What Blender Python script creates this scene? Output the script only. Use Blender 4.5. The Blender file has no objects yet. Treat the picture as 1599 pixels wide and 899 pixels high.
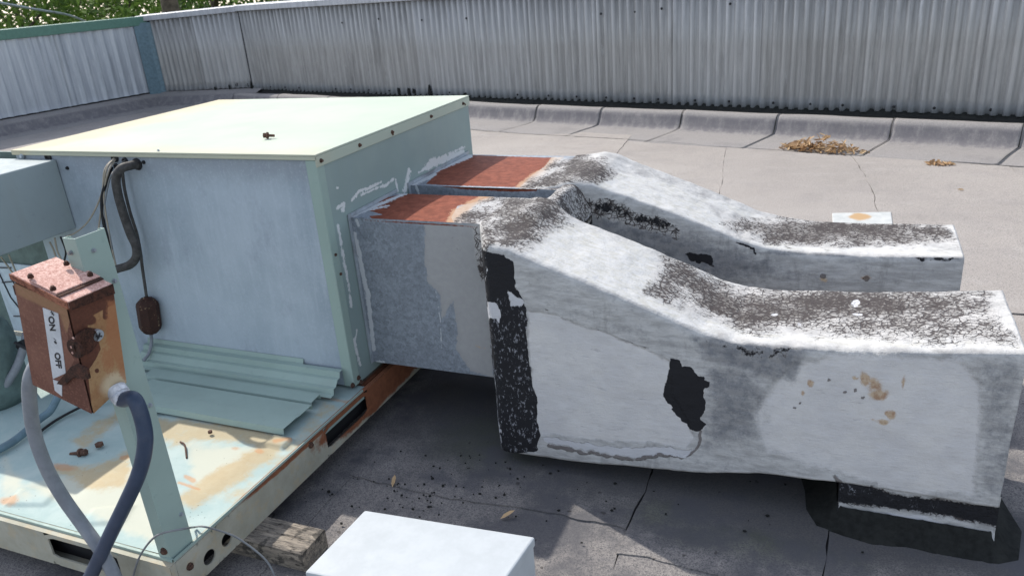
import bpy, math, random
import numpy as np
from mathutils import Matrix, Vector
random.seed(7); rng = np.random.default_rng(7)
S = bpy.context.scene; COL = S.collection
R_ = math.radians
# ---------------------------------------------------------------- camera, sky, sun
PITCH, ROLL, YAW, FOC = 1.18822162, -0.08096473, 0.41708166, 1218.2376
def _rot():
    cx, sx = math.cos(PITCH), math.sin(PITCH); cz, sz = math.cos(YAW), math.sin(YAW); cr, sr = math.cos(ROLL), math.sin(ROLL)
    return (np.array([[cz,-sz,0],[sz,cz,0],[0,0,1]]) @ np.array([[1,0,0],[0,cx,-sx],[0,sx,cx]]) @ np.array([[cr,-sr,0],[sr,cr,0],[0,0,1]]))
RM = _rot(); CP = np.array([0, 0, 1.3])
cam_d = bpy.data.cameras.new('camera'); cam = bpy.data.objects.new('camera', cam_d); COL.objects.link(cam)
cam_d.sensor_width = 36; cam_d.lens = FOC/1599*36; cam_d.clip_start = .02; cam_d.clip_end = 500
cam_d.dof.use_dof = True; cam_d.dof.focus_distance = 2.0; cam_d.dof.aperture_fstop = 9
m4 = Matrix([[*RM[i], CP[i]] for i in range(3)] + [[0,0,0,1]]); cam.matrix_world = m4
S.camera = cam
W = bpy.data.worlds.new('World'); S.world = W; W.use_nodes = True
sky = W.node_tree.nodes.new('ShaderNodeTexSky'); sky.sky_type = 'NISHITA'; sky.sun_disc = False
SX, SY = .86, -.42                                   # horizontal travel of sunlight per unit of fall
SUN_EL = math.atan(1/math.hypot(SX, SY))
sky.sun_elevation = SUN_EL; sky.sun_rotation = math.atan2(-SX, -SY)
sky.air_density = 1.0; sky.dust_density = 1.2; sky.ozone_density = 1.5
bg = W.node_tree.nodes['Background']; bg.inputs[1].default_value = .15
hs = W.node_tree.nodes.new('ShaderNodeHueSaturation'); hs.inputs['Saturation'].default_value = .56     # thin high cloud pales the blue
W.node_tree.links.new(sky.outputs[0], hs.inputs['Color']); W.node_tree.links.new(hs.outputs[0], bg.inputs[0])
sd = bpy.data.lights.new('sun', 'SUN'); sd.energy = 2.5; sd.angle = R_(.53); sd.color = (1, .94, .845)
sun = bpy.data.objects.new('sun', sd); COL.objects.link(sun)
sun.rotation_euler = Vector((SX, SY, -1)).to_track_quat('-Z', 'Y').to_euler()
S.view_settings.view_transform = 'Standard'; S.view_settings.look = 'None'; S.view_settings.gamma = 1
S.view_settings.exposure = .9
S.render.engine = 'CYCLES'

# ---------------------------------------------------------------- measuring helpers: where a sight line meets a plane of the place
def ray(u, v): return RM @ np.array([(u-800)/FOC, -(v-450)/FOC, -1.])
def onz(u, v, z=0.): d = ray(u, v); return CP + d*((z-CP[2])/d[2])
def ony(u, v, y): d = ray(u, v); return CP + d*(y/d[1])
def onx(u, v, x): d = ray(u, v); return CP + d*(x/d[0])
def onp(u, v, P, n): d = ray(u, v); P = np.array(P, float); n = np.array(n, float); return CP + d*(((P-CP)@n)/(d@n))
def survey(P):
    q = (np.asarray(P)-CP) @ RM; w = np.minimum(q[:, 2], -1e-3)
    return np.stack([800+FOC*q[:, 0]/-w, 450-FOC*q[:, 1]/-w], 1)
# ---------------------------------------------------------------- numpy noise
def _h(i, j, k):
    n = (i*374761393 + j*668265263 + k*2147483647) & 0xffffffff
    n = ((n ^ (n >> 13))*1274126177) & 0xffffffff
    return ((n ^ (n >> 16)) & 0xffff)/65535.
def vnoise(P, s=1., off=0):
    P = np.asarray(P, float)*s + off; I = np.floor(P).astype(np.int64); f = P-I; f = f*f*(3-2*f)
    r = 0
    for a in (0, 1):
        for b in (0, 1):
            for c in (0, 1):
                w = (f[:, 0] if a else 1-f[:, 0])*(f[:, 1] if b else 1-f[:, 1])*(f[:, 2] if c else 1-f[:, 2])
                r = r + w*_h(I[:, 0]+a, I[:, 1]+b, I[:, 2]+c)
    return r
def fbm(P, s, o=3, off=0): return sum(vnoise(P, s*2**i, off+i*17.3)*.5**i for i in range(o))/(2-.5**(o-1))
# ---------------------------------------------------------------- node helper
class G:
    def __init__(s, name):
        s.m = bpy.data.materials.new(name); s.m.use_nodes = True; s.t = s.m.node_tree
        s.b = s.t.nodes['Principled BSDF']; s.tc = s.t.nodes.new('ShaderNodeTexCoord').outputs['Object']; s._a = {}
    def L(s, a, b):
        if hasattr(a, 'is_output'): s.t.links.new(a, b)
        else:
            if b.type == 'RGBA' and not hasattr(a, '__len__'): a = (a, a, a, 1)
            if b.type == 'RGBA' and len(a) == 3: a = (*a, 1)
            b.default_value = a
    def vec(s, sc=(1, 1, 1), rot=(0, 0, 0), v=None, loc=(0, 0, 0)):
        n = s.t.nodes.new('ShaderNodeMapping'); n.inputs['Scale'].default_value = sc; n.inputs['Rotation'].default_value = rot; n.inputs['Location'].default_value = loc
        s.L(v or s.tc, n.inputs[0]); return n.outputs[0]
    def noise(s, sc, det=4, ro=.55, v=None, dist=0):
        n = s.t.nodes.new('ShaderNodeTexNoise'); n.inputs['Scale'].default_value = sc; n.inputs['Detail'].default_value = det
        n.inputs['Roughness'].default_value = ro; n.inputs['Distortion'].default_value = dist; s.L(v or s.tc, n.inputs['Vector']); return n.outputs[0]
    def warp(s, amt, sc, v=None):
        n = s.t.nodes.new('ShaderNodeTexNoise'); n.inputs['Scale'].default_value = sc; n.inputs['Detail'].default_value = 2; s.L(v or s.tc, n.inputs['Vector'])
        a = s.t.nodes.new('ShaderNodeVectorMath'); a.operation = 'MULTIPLY_ADD'; s.L(n.outputs[1], a.inputs[0]); a.inputs[1].default_value = (amt,)*3; s.L(v or s.tc, a.inputs[2]); return a.outputs[0]
    def vor(s, sc, f='DISTANCE_TO_EDGE', v=None, out=0):
        n = s.t.nodes.new('ShaderNodeTexVoronoi'); n.feature = f; n.inputs['Scale'].default_value = sc; s.L(v or s.tc, n.inputs['Vector']); return n.outputs[out]
    def mr(s, x, a, b, c=0., d=1.):
        n = s.t.nodes.new('ShaderNodeMapRange'); n.interpolation_type = 'SMOOTHSTEP'
        for i, q in enumerate((x, a, b, c, d)): s.L(q, n.inputs[i])
        return n.outputs[0]
    def ma(s, op, a, b=0.):
        n = s.t.nodes.new('ShaderNodeMath'); n.operation = op; s.L(a, n.inputs[0]); s.L(b, n.inputs[1]); return n.outputs[0]
    def mul(s, a, b): return s.ma('MULTIPLY', a, b)
    def add(s, a, b): return s.ma('ADD', a, b)
    def sub(s, a, b): return s.ma('SUBTRACT', a, b)
    def mx(s, a, b): return s.ma('MAXIMUM', a, b)
    def mix(s, f, a, b):
        n = s.t.nodes.new('ShaderNodeMix'); n.data_type = 'RGBA'; s.L(f, n.inputs[0]); s.L(a, n.inputs[6]); s.L(b, n.inputs[7]); return n.outputs[2]
    def at(s, name, ch):
        if name not in s._a:
            a = s.t.nodes.new('ShaderNodeAttribute'); a.attribute_name = name; q = s.t.nodes.new('ShaderNodeSeparateColor'); s.t.links.new(a.outputs[0], q.inputs[0]); s._a[name] = q.outputs
        return s._a[name][ch]
    def xyz(s):
        if 'x' not in s._a:
            q = s.t.nodes.new('ShaderNodeSeparateXYZ'); s.t.links.new(s.tc, q.inputs[0]); s._a['x'] = q.outputs
        return s._a['x']
    def rag(s, m, n, amp=.7, w=.06):                   # ragged edge: mask channel against a noise
        t = s.add(m, s.mul(s.sub(n, .5), amp)); return s.mr(t, .5-w, .5+w)
    def ell(s, c, r, n=None, amp=.8, soft=.25):
        v = s.vec((1/r[0], 1/r[1], 1/r[2]), loc=(-c[0]/r[0], -c[1]/r[1], -c[2]/r[2]))
        l = s.t.nodes.new('ShaderNodeVectorMath'); l.operation = 'LENGTH'; s.L(v, l.inputs[0]); d = l.outputs['Value']
        if n is not None: d = s.add(d, s.mul(s.sub(n, .5), amp))
        return s.mr(d, 1-soft, 1+soft, 1., 0.)
    def out(s, col, rough=.7, metal=0., bump=None, bs=.3, bd=.002, spec=.28):
        s.L(col, s.b.inputs['Base Color']); s.L(rough, s.b.inputs['Roughness']); s.L(metal, s.b.inputs['Metallic'])
        if spec is not None: s.L(spec, s.b.inputs['Specular IOR Level'])
        if bump is not None:
            n = s.t.nodes.new('ShaderNodeBump'); n.inputs['Strength'].default_value = bs; n.inputs['Distance'].default_value = bd
            s.L(bump, n.inputs['Height']); s.L(n.outputs[0], s.b.inputs['Normal'])
        return s.m
# ---------------------------------------------------------------- materials
GREEN = (.29, .375, .34); PALE = (.56, .60, .52)
def rusty(g, n): return g.mix(g.noise(60, 5, .7), (.16, .045, .022), (.40, .15, .075)) if n else None
def m_green(name='faded green enamel', base=GREEN, dirt=.5, chip=.0):
    g = G(name); a = g.noise(3, 5, .6); b = g.noise(40, 4, .6); st = g.noise(6, 4, .6, g.vec((3, 3, .5)))
    c = g.mix(g.mr(a, .3, .7), base, tuple(x*1.12 for x in base)); c = g.mix(g.mul(g.mr(st, .5, .75), .3*dirt), c, (.25, .27, .24))
    c = g.mix(g.mul(g.mr(b, .62, .72), .35), c, tuple(x*.8 for x in base))
    return g.out(c, g.mr(b, .3, .7, .5, .7), bump=b, bs=.08)
def m_top():
    g = G('cabinet top paint'); x = g.xyz(); a = g.noise(2.2, 5, .6); b = g.noise(50, 4, .6)
    c = g.mix(g.mr(a, .35, .65), (.40, .455, .385), (.45, .495, .415))
    w = g.noise(5, 4, .6); e = g.mr(g.add(x[0], g.mul(w, .35)), -.38, -.2, 1, 0)  # rust bloom near the left edge
    f = g.mr(g.add(x[1], g.mul(w, .22)), .54, .66, 1, 0)
    c = g.mix(g.mul(g.mx(e, g.mul(f, .45)), .55), c, (.55, .42, .25)); c = g.mix(g.mul(g.mr(b, .6, .75), .25), c, (.45, .47, .38))
    return g.out(c, .75, bump=b, bs=.05, spec=.18)
def m_blue():
    g = G('chalky blue-grey panel'); a = g.noise(2.5, 5, .65); st = g.noise(9, 6, .75, g.vec((2.6, 1, .3))); sp = g.noise(130, 3, .6); x = g.xyz()
    c = g.mix(g.mr(a, .3, .7), (.29, .35, .40), (.40, .46, .515)); c = g.mix(g.mul(g.mr(st, .45, .7), .5), c, (.46, .52, .575))
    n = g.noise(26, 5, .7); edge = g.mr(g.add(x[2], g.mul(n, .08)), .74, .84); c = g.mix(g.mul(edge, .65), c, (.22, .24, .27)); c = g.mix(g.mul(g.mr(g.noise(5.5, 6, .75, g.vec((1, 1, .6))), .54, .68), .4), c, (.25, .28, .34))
    pit = g.mr(g.noise(240, 2, .5, g.vec((1, 1, .5))), .66, .72); zone = g.mr(g.noise(3.5, 3), .5, .62)
    c = g.mix(g.mul(g.mul(pit, zone), .45), c, (.2, .23, .3)); c = g.mix(g.mul(g.mr(sp, .5, .7), .16), c, (.55, .61, .70))
    return g.out(c, .6, bump=sp, bs=.12)
def m_rail():
    g = G('chalky beige rail paint'); x = g.xyz(); a = g.noise(9, 5, .65); b = g.noise(60, 5, .7)
    c = g.mix(g.mr(a, .3, .7), (.33, .32, .255), (.43, .42, .35)); c = g.mix(g.mul(g.mr(b, .55, .7), .4), c, (.30, .29, .23))
    r1 = g.ell((.645, .50, .06), (.4, .33, .055), g.noise(14, 5, .7, g.vec((1, 1, 1))), .9, .1)
    r2 = g.ell((.645, .14, .095), (.4, .26, .012), g.noise(20, 4), .8, .15)
    r = g.mul(g.mx(r1, r2), g.mr(x[0], .58, .60)); rc = g.mix(g.noise(45, 5, .7), (.10, .035, .02), (.38, .15, .075))
    halo = g.mul(g.mr(g.noise(20, 4, .7), .5, .62), .35); c = g.mix(halo, c, (.46, .36, .22)); c = g.mix(r, c, rc)
    return g.out(c, .75, bump=b, bs=.15)
def m_pan():
    g = G('stained base pan'); n = g.noise(26, 6, .7); n2 = g.noise(9, 5, .65, g.warp(.12, 5)); fine = g.noise(140, 3)
    c = g.mix(g.mr(n2, .35, .65), (.325, .425, .415), (.40, .485, .465))
    c = g.mix(g.mul(g.rag(g.at('m', 1), n2, 1.1, .25), .85), c, (.50, .50, .41))
    och = g.mix(g.noise(24, 6, .8), (.38, .25, .10), (.50, .42, .27)); c = g.mix(g.mul(g.rag(g.mul(g.at('m', 0), .85), g.noise(16, 6, .75, g.warp(.05, 9)), 1.5, .28), .78), c, och)
    c = g.mix(g.mul(g.rag(g.at('m', 2), n, 1.3, .3), .7), c, g.mix(n, (.40, .17, .07), (.55, .33, .17)))
    sp = g.mul(g.mr(g.vor(70, 'F1', out=0), .06, .11, 1, 0), g.mr(g.noise(9, 2), .56, .6)); c = g.mix(sp, c, (.05, .04, .03))
    return g.out(c, .7, bump=g.add(fine, n), bs=.12, spec=.2)
def m_galv(base=(.27, .30, .34), name='spangled galvanised steel'):
    g = G(name); s1 = g.vor(85, 'F1', out=1); sc = g.t.nodes.new('ShaderNodeSeparateColor'); g.t.links.new(s1, sc.inputs[0])
    sc2 = g.t.nodes.new('ShaderNodeSeparateColor'); g.t.links.new(g.vor(200, 'F1', out=1), sc2.inputs[0])
    v = g.add(g.mul(sc.outputs[0], .5), g.mul(sc2.outputs[1], .5)); big = g.noise(5, 4, .6)
    c = g.mix(v, tuple(b*.72 for b in base), tuple(b*1.3 for b in base)); c = g.mix(g.mul(g.mr(big, .4, .65), .35), c, tuple(b*.8 for b in base))
    n = g.noise(45, 6, .75); n2 = g.noise(30, 6, .8, g.vec((1.6, 1.6, .8)))
    w = g.rag(g.at('m', 1), n2, 1.1, .08); c = g.mix(w, c, g.mix(n, (.30, .30, .30), (.42, .415, .41)))     # brushed grey mastic
    rn = g.noise(30, 6, .8); rc = g.mix(g.mr(rn, .35, .7), (.15, .040, .022), (.27, .082, .047)); c = g.mix(g.rag(g.at('m', 0), n, .5, .03), c, rc)
    halo = g.mul(g.rag(g.at('n', 1), g.noise(95, 4, .75), 1.3, .12), .65); c = g.mix(halo, c, g.mix(n, (.42, .22, .09), (.56, .45, .33)))
    c = g.mix(g.rag(g.mul(g.at('m', 2), .8), g.noise(80, 5, .75, g.vec((1, 1, .6))), 1.4, .06), c, (.58, .60, .62))  # white caulk
    c = g.mix(g.rag(g.at('n', 2), g.noise(60, 4, .7, g.vec((1, 1, .4))), .9, .1), c, (.035, .018, .014))
    c = crack(g, c, g.at('n', 0), n)
    mt = g.sub(.45, g.mul(g.mx(g.at('m', 0), g.mx(g.at('m', 1), g.at('n', 0))), .45))
    return g.out(c, .7, mt, spec=.15, bump=g.add(g.mul(n, .6), g.mul(g.at('m', 2), 1.)), bs=.2)
def crack(g, c, m, n, ground=(.50, .485, .47), sc=1.0):
    v1 = g.vec((44*sc, 66*sc, 54*sc), v=g.warp(.016, 30)); e1 = g.vor(1, v=v1); e2 = g.vor(1, v=g.vec((92*sc, 130*sc, 110*sc), v=g.warp(.009, 60)))
    big = g.noise(9, 4, .62); rg = g.add(m, g.mul(g.sub(n, .5), .8)); soft = g.mr(rg, .25, .9); fz = g.noise(120, 3, .65)
    w0 = g.add(g.mul(soft, .10), g.mul(g.sub(big, .5), .46)); w0 = g.add(w0, g.mul(g.sub(fz, .5), .10)); w0 = g.add(w0, g.mul(g.sub(n, .5), .08))
    dk = g.mul(g.mr(m, .85, 1.3), .17); w0 = g.add(w0, g.mul(dk, .25)); k1 = g.mr(g.sub(w0, e1), -.02, .05); k2 = g.mul(g.mr(g.sub(g.sub(w0, .02), e2), -.03, .05), .85)
    k = g.mul(g.mx(k1, k2), g.mr(rg, .3, .5))
    c = g.mix(g.mul(soft, .85), c, g.mix(g.mr(g.add(g.add(big, dk), g.add(g.mul(g.sub(n, .5), .25), g.mul(g.sub(fz, .5), .12))), .38, .72), ground, (.15, .135, .12)))
    g._k = k
    return g.mix(g.mul(k, .92), c, (.042, .033, .032))
def m_boot(name):
    g = G(name); n = g.noise(38, 6, .75); n2 = g.noise(10, 5, .65); st = g.noise(13, 6, .72, g.vec((1, 1, 4.5), rot=(0, .12, 0))); fine = g.noise(160, 4, .7); mid = g.noise(26, 6, .8)
    c = g.mix(g.mr(st, .35, .65), (.36, .355, .35), (.53, .525, .515)); c = g.mix(g.mul(g.mr(n, .52, .7), .45), c, (.20, .20, .205)); c = g.mix(g.mul(g.mr(fine, .55, .7), .25), c, (.56, .56, .55))
    vs = g.noise(22, 5, .7, g.vec((1, 1, .22))); c = g.mix(g.mul(g.mr(vs, .54, .66), .35), c, (.19, .185, .18))
    sm = g.mr(g.add(g.at('m', 1), g.mul(g.sub(mid, .5), .45)), .38, .62)
    smc = g.mix(g.mr(n2, .35, .65), (.57, .56, .56), (.63, .615, .60)); smc = g.mix(g.mul(g.mr(g.noise(34, 5, .75, g.vec((.5, 1, 2.6))), .60, .70), .5), smc, (.30, .30, .32)); c = g.mix(g.mul(sm, .9), c, smc)
    c = g.mix(g.mul(g.rag(g.at('o', 1), n, .9, .2), .9), c, g.mix(g.mr(g.noise(20, 5, .7, g.vec((1, 4, 4))), .4, .65), (.56, .56, .555), (.48, .47, .43)))
    drag = g.noise(30, 5, .75, g.vec((.5, .5, 4))); c = g.mix(g.mul(g.mr(drag, .60, .7), .3), c, (.27, .27, .29))
    c = g.mix(g.mul(g.rag(g.at('n', 1), mid, 1.2, .25), .75), c, g.mix(g.mr(n, .4, .6), (.10, .11, .13), (.22, .22, .225)))
    c = g.mix(g.mul(g.rag(g.at('n', 2), n, 1.3, .2), .85), c, g.mix(g.mr(mid, .4, .6), (.30, .15, .06), (.50, .38, .25)))
    c = crack(g, c, g.at('n', 0), n)
    flk = g.noise(130, 5, .72, g.vec((1, 1, .55))); tar = g.mr(g.add(g.at('m', 0), g.mul(g.sub(n, .5), .85)), .46, .54)
    fl = g.mul(g.mr(flk, .57, .62), g.mr(g.add(g.at('m', 2), g.mul(g.sub(g.noise(14, 4, .7), .5), 1.3)), .35, .65)); c = g.mix(tar, c, g.mix(fl, (.018, .018, .021), (.24, .245, .27)))
    seam = g.mr(g.add(g.at('o', 0), g.mul(g.sub(n, .5), .8)), .42, .62); c = g.mix(g.mul(seam, .8), c, (.12, .10, .095))
    wh = g.mr(g.add(g.at('o', 2), g.mul(g.sub(n, .5), 1.1)), .45, .55); c = g.mix(wh, c, (.54, .54, .56))
    h = g.add(g.mul(fine, .25), g.add(g.mul(mid, .7), g.mul(st, .7))); h = g.sub(h, g.mul(g._k, .8)); h = g.sub(h, g.mul(tar, 1.2)); h = g.add(h, g.mul(g.add(wh, sm), .8)); h = g.sub(h, g.mul(seam, 1.2))
    return g.out(c, g.mr(tar, 0, 1, .7, .8), bump=h, bs=.7, bd=.005, spec=.22)
def m_roof():
    g = G('mineral cap sheet roofing'); sp = g.noise(420, 2, .6); sp2 = g.noise(170, 3, .7); a = g.noise(1.1, 5, .6); b = g.noise(5, 5, .65, g.warp(.3, 2)); x = g.xyz()
    c = g.mix(g.mr(a, .35, .65), (.285, .258, .235), (.345, .315, .288)); c = g.mix(g.mul(g.mr(b, .45, .7), .4), c, (.21, .195, .19)); c = g.mix(g.mul(g.mr(g.noise(3.2, 6, .75, g.vec((1, 2.6, 1))), .52, .66), .4), c, (.40, .375, .355))
    oi = g.t.nodes.new('ShaderNodeObjectInfo'); c = g.mix(g.mul(oi.outputs['Random'], .3), c, (.22, .205, .2)); c = g.mix(g.mul(g.mr(g.noise(1.6, 7, .8, g.warp(.5, 1.2)), .53, .66), .4), c, (.17, .155, .145))
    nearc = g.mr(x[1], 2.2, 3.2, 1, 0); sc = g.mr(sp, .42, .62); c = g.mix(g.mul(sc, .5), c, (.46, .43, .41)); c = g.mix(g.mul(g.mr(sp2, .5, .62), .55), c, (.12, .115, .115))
    n = g.noise(7, 6, .7)
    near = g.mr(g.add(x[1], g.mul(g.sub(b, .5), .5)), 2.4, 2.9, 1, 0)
    dark_under = g.mx(g.ell((-.42, 1.9, 0), (.62, .34, 9), n, 1.3, .35), g.mx(g.ell((.1, 1.72, 0), (.62, .17, 9), n, 1.2, .3), g.ell((-.95, 2.0, 0), (.34, .36, 9), n, 1.2, .4)))  # ragged ellipses of darker colour under the ducts
    c = g.mix(g.mul(dark_under, .8), c, g.mix(sp, (.028, .027, .026), (.085, .085, .085)))
    mo = g.mx(g.ell((-.9, 1.78, 0), (.17, .13, 9), n, 1.3, .5), g.mx(g.ell((-.12, 1.55, 0), (.22, .05, 9), n, 1.5, .5), g.ell((-.35, 1.6, 0), (.08, .05, 9), n, 1.2, .5)))
    c = g.mix(g.mul(mo, .5), c, (.06, .075, .035))
    gn = g.noise(230, 3, .75); c = g.mix(g.mul(g.mul(nearc, g.mr(gn, .50, .60)), .75), c, (.07, .07, .075)); near_shade = g.mul(near, g.mr(g.noise(2.5, 5, .7), .45, .6)); c = g.mix(g.mul(near_shade, .8), c, (.085, .085, .095)); c = g.mix(g.mul(near, .3), c, (.09, .09, .1))  # near roof: coarser dark grain, then shade painted into the colour
    spot = g.mul(g.mr(g.vor(14, 'F1', v=g.warp(.05, 20)), .05, .09, 1, 0), .6); c = g.mix(g.mul(spot, near), c, (.03, .026, .025))
    return g.out(c, .9, bump=g.add(sp, g.mul(sp2, .6)), bs=.5, bd=.0015, spec=.25)
def m_flash():
    g = G('base flashing sheet'); sp = g.noise(320, 2, .6); b = g.noise(4, 5, .7, g.vec((1, 1, 3))); x = g.xyz()
    c = g.mix(g.mr(sp, .4, .6), (.20, .19, .185), (.33, .31, .30)); n = g.noise(9, 5, .7, g.vec((2, 2, .6)))
    z_ = g.add(x[2], g.mul(g.sub(n, .5), .03)); dk = g.mul(g.mr(z_, .012, .03), g.mr(z_, .115, .140, 1, 0)); c = g.mix(g.mul(dk, g.mr(n, .3, .6, .15, .7)), c, (.11, .105, .12)); c = g.mix(g.mul(g.mr(b, .5, .7), .3), c, (.13, .125, .13))  # dark band on the upright face: stain plus its painted-in shade
    return g.out(c, .9, bump=sp, bs=.4)
def m_sheet(name, c1, c2, streak=(.55, .57, .60), red=.0):
    g = G(name); v = g.noise(5, 5, .65, g.vec((6, 6, .3))); w = g.noise(2.5, 5, .7, g.vec((3, 3, .5))); f = g.noise(22, 5, .7, g.vec((1, 1, .18))); x = g.xyz()
    oi = g.t.nodes.new('ShaderNodeObjectInfo')
    c = g.mix(g.mr(v, .35, .65), c1, c2); c = g.mix(g.mul(g.mr(w, .52, .68), .55), c, tuple(q*.66 for q in c1)); c = g.mix(g.mul(g.mr(f, .6, .72), .35), c, streak)
    c = g.mix(g.mul(g.mr(oi.outputs['Random'], .3, 1.), .22), c, tuple(q*.72 for q in c1)); c = g.mix(g.mul(g.mr(oi.outputs['Random'], .0, .4, 1, 0), .16), c, streak); c = g.mix(g.mul(g.mr(g.add(x[2], g.mul(v, .08)), .23, .30, 1, 0), .45), c, (.50, .54, .60))
    return g.out(c, .5, .25, bump=f, bs=.06)
def m_rust(name='rusted steel', c1=(.10, .032, .02), c2=(.34, .14, .085), sc=60, pale=None, pz=None):
    g = G(name); n = g.noise(sc, 5, .75); m = g.noise(8, 5, .65); f = g.noise(300, 2, .6)
    c = g.mix(g.mr(n, .35, .65), c1, c2); c = g.mix(g.mul(g.mr(m, .42, .62), .6), c, c1 if pale is None else pale); c = g.mix(g.mul(g.mr(f, .5, .65), .4), c, tuple(min(1, q*1.6) for q in c2))
    return g.out(c, .85, bump=g.add(n, f), bs=.35)
def m_side():
    g = G('rust-bleached box side'); n = g.noise(14, 6, .7); f = g.noise(170, 3, .7)
    c = g.mix(g.mr(n, .35, .7), (.40, .25, .125), (.30, .145, .065)); c = g.mix(g.mul(g.mr(f, .5, .68), .4), c, (.22, .10, .05)); x = g.xyz()
    c = g.mix(g.mr(g.add(g.at('m', 0), g.mul(g.sub(n, .5), .6)), .42, .58), c, g.mix(f, (.06, .024, .018), (.17, .065, .038)))
    c = g.mix(g.mul(g.mr(g.add(g.at('m', 1), g.mul(g.sub(n, .5), .7)), .3, .8), .8), c, (.62, .52, .36)); c = g.mix(g.mul(g.mr(g.add(g.at('m', 2), g.mul(g.sub(f, .5), .8)), .35, .7), .7), c, (.36, .15, .07))
    return g.out(c, .75, bump=f, bs=.3)
def m_door():
    g = G('rusted switch door'); n = g.noise(10, 5, .65); f = g.noise(190, 3, .6); c = g.mix(g.mr(n, .35, .65), (.155, .066, .046), (.215, .10, .07)); x = g.xyz()
    c = g.mix(g.mul(g.mr(g.add(g.at('m', 1), g.mul(g.sub(n, .5), .7)), .3, .7), .8), c, (.30, .17, .09)); c = g.mix(g.mr(g.add(g.at('m', 0), g.mul(g.sub(n, .5), .5)), .42, .58), c, (.12, .048, .033))
    c = g.mix(g.mul(g.mr(f, .5, .66), .25), c, (.4, .2, .14)); return g.out(c, .75, bump=f, bs=.2)
def m_plain(name, c, r=.5, metal=0., var=.12, sc=30, dirt=None, bs=.1):
    g = G(name); n = g.noise(sc, 5, .65); k = g.mix(g.mr(n, .3, .7), tuple(q*(1-var) for q in c), tuple(min(1, q*(1+var)) for q in c))
    if dirt: k = g.mix(g.mul(g.mr(g.noise(7, 5, .7), .5, .65), .6), k, dirt)
    return g.out(k, r, metal, bump=n, bs=bs)
def m_wood():
    g = G('weathered timber'); n = g.noise(10, 6, .7, g.vec((1.2, 9, 9))); f = g.noise(60, 5, .8, g.vec((.6, 6, 3))); c = g.mix(g.mr(n, .3, .7), (.14, .125, .11), (.40, .345, .28))
    c = g.mix(g.mr(f, .52, .62), c, (.045, .04, .036)); sp = g.noise(25, 4); c = g.mix(g.mul(g.mr(sp, .55, .62), .7), c, (.03, .03, .03)); return g.out(c, .9, bump=g.sub(n, f), bs=.7, bd=.003)
def m_leaf(name, c1, c2, tr=.25):
    g = G(name); oi = g.at('m', 0); c = g.mix(oi, c1, c2); m = g.out(c, .6)
    g.b.inputs['Transmission Weight'].default_value = 0
    t = g.t.nodes.new('ShaderNodeBsdfTranslucent'); g.L(c, t.inputs[0]); mx = g.t.nodes.new('ShaderNodeMixShader'); mx.inputs[0].default_value = tr
    g.t.links.new(g.b.outputs[0], mx.inputs[1]); g.t.links.new(t.outputs[0], mx.inputs[2]); g.t.links.new(mx.outputs[0], g.t.nodes['Material Output'].inputs[0]); return m
MT = dict(green=m_green(), top=m_top(), blue=m_blue(), rail=m_rail(), pan=m_pan(), galv=m_galv(), boot=m_boot('cracked mastic coating'),
    roof=m_roof(), flash=m_flash(), sheet=m_sheet('weathered corrugated steel', (.29, .287, .28), (.40, .397, .39)),
    rib=m_sheet('pale ribbed cladding', (.40, .43, .47), (.52, .55, .58), (.7, .72, .72)), rust=m_rust(), side=m_side(), door=m_door(),
    lid=m_rust('pink bleached rust', (.42, .22, .18), (.66, .44, .38), 120), dark_rust=m_rust('dark rust', (.022, .012, .009), (.085, .034, .022), 80),
    bolt=m_rust('rusty bolt', (.05, .03, .025), (.14, .075, .05), 90), black=m_plain('black rubber', (.02, .02, .022), .6), tar=m_plain('black roof tar', (.013, .014, .013), .9, var=.4, sc=60, dirt=(.026, .027, .024), bs=.5),
    bitumen=m_plain('bitumen underlay', (.028, .027, .028), .8, var=.4, sc=50), conduit=m_plain('dark blue-grey flexible conduit', (.040, .058, .098), .42, var=.1, dirt=(.07, .08, .11)),
    pvc=m_plain('grey plastic conduit', (.21, .225, .25), .5, dirt=(.28, .29, .30)), putty=m_plain('white sealing putty', (.62, .63, .66), .7, var=.3, sc=70, dirt=(.25, .32, .42), bs=.5),
    foam=m_plain('dark pipe insulation', (.055, .052, .05), .65, var=.4, sc=60, dirt=(.12, .115, .11), bs=.4), wire=m_plain('dirty cream wire', (.36, .32, .26), .6), lead=m_plain('thin grey cable', (.2, .21, .22), .5),
    tag=m_plain('white label', (.55, .57, .60), .5, dirt=(.40, .42, .45)), seamink=m_plain('thin seam bitumen', (.05, .048, .048), .9), ink=m_plain('black print', (.02, .02, .024), .5), steel=m_plain('dull zinc', (.38, .42, .46), .45, .4, dirt=(.15, .14, .14)),
    capgreen=m_plain('green flashing paint', (.10, .20, .16), .45, var=.1), capteal=m_plain('teal corner flashing', (.13, .20, .24), .5, var=.15), cope=m_sheet('galvanised coping', (.36, .37, .40), (.46, .47, .5)),
    hood=m_plain('pale grey sheet metal', (.42, .45, .47), .5, .0, var=.05, sc=22, dirt=(.38, .41, .43)), wood=m_wood(), dome=m_plain('green compressor shell', (.12, .17, .16), .45, var=.2), card=m_plain('faded diagram card', (.42, .48, .53), .6),
    partg=m_plain('dark green inner panel', (.10, .14, .13), .6, var=.2, dirt=(.06, .08, .075)), patch=m_plain('weathered white patch', (.62, .64, .64), .6, var=.1, dirt=(.45, .46, .45)),
    bark=m_plain('grey-brown bark', (.10, .08, .06), .9, var=.4, sc=12, bs=.6), lawn=m_plain('rough grass ground', (.05, .08, .03), .95, var=.4, sc=3), wall=m_plain('rendered building wall', (.35, .34, .32), .9))
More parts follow.
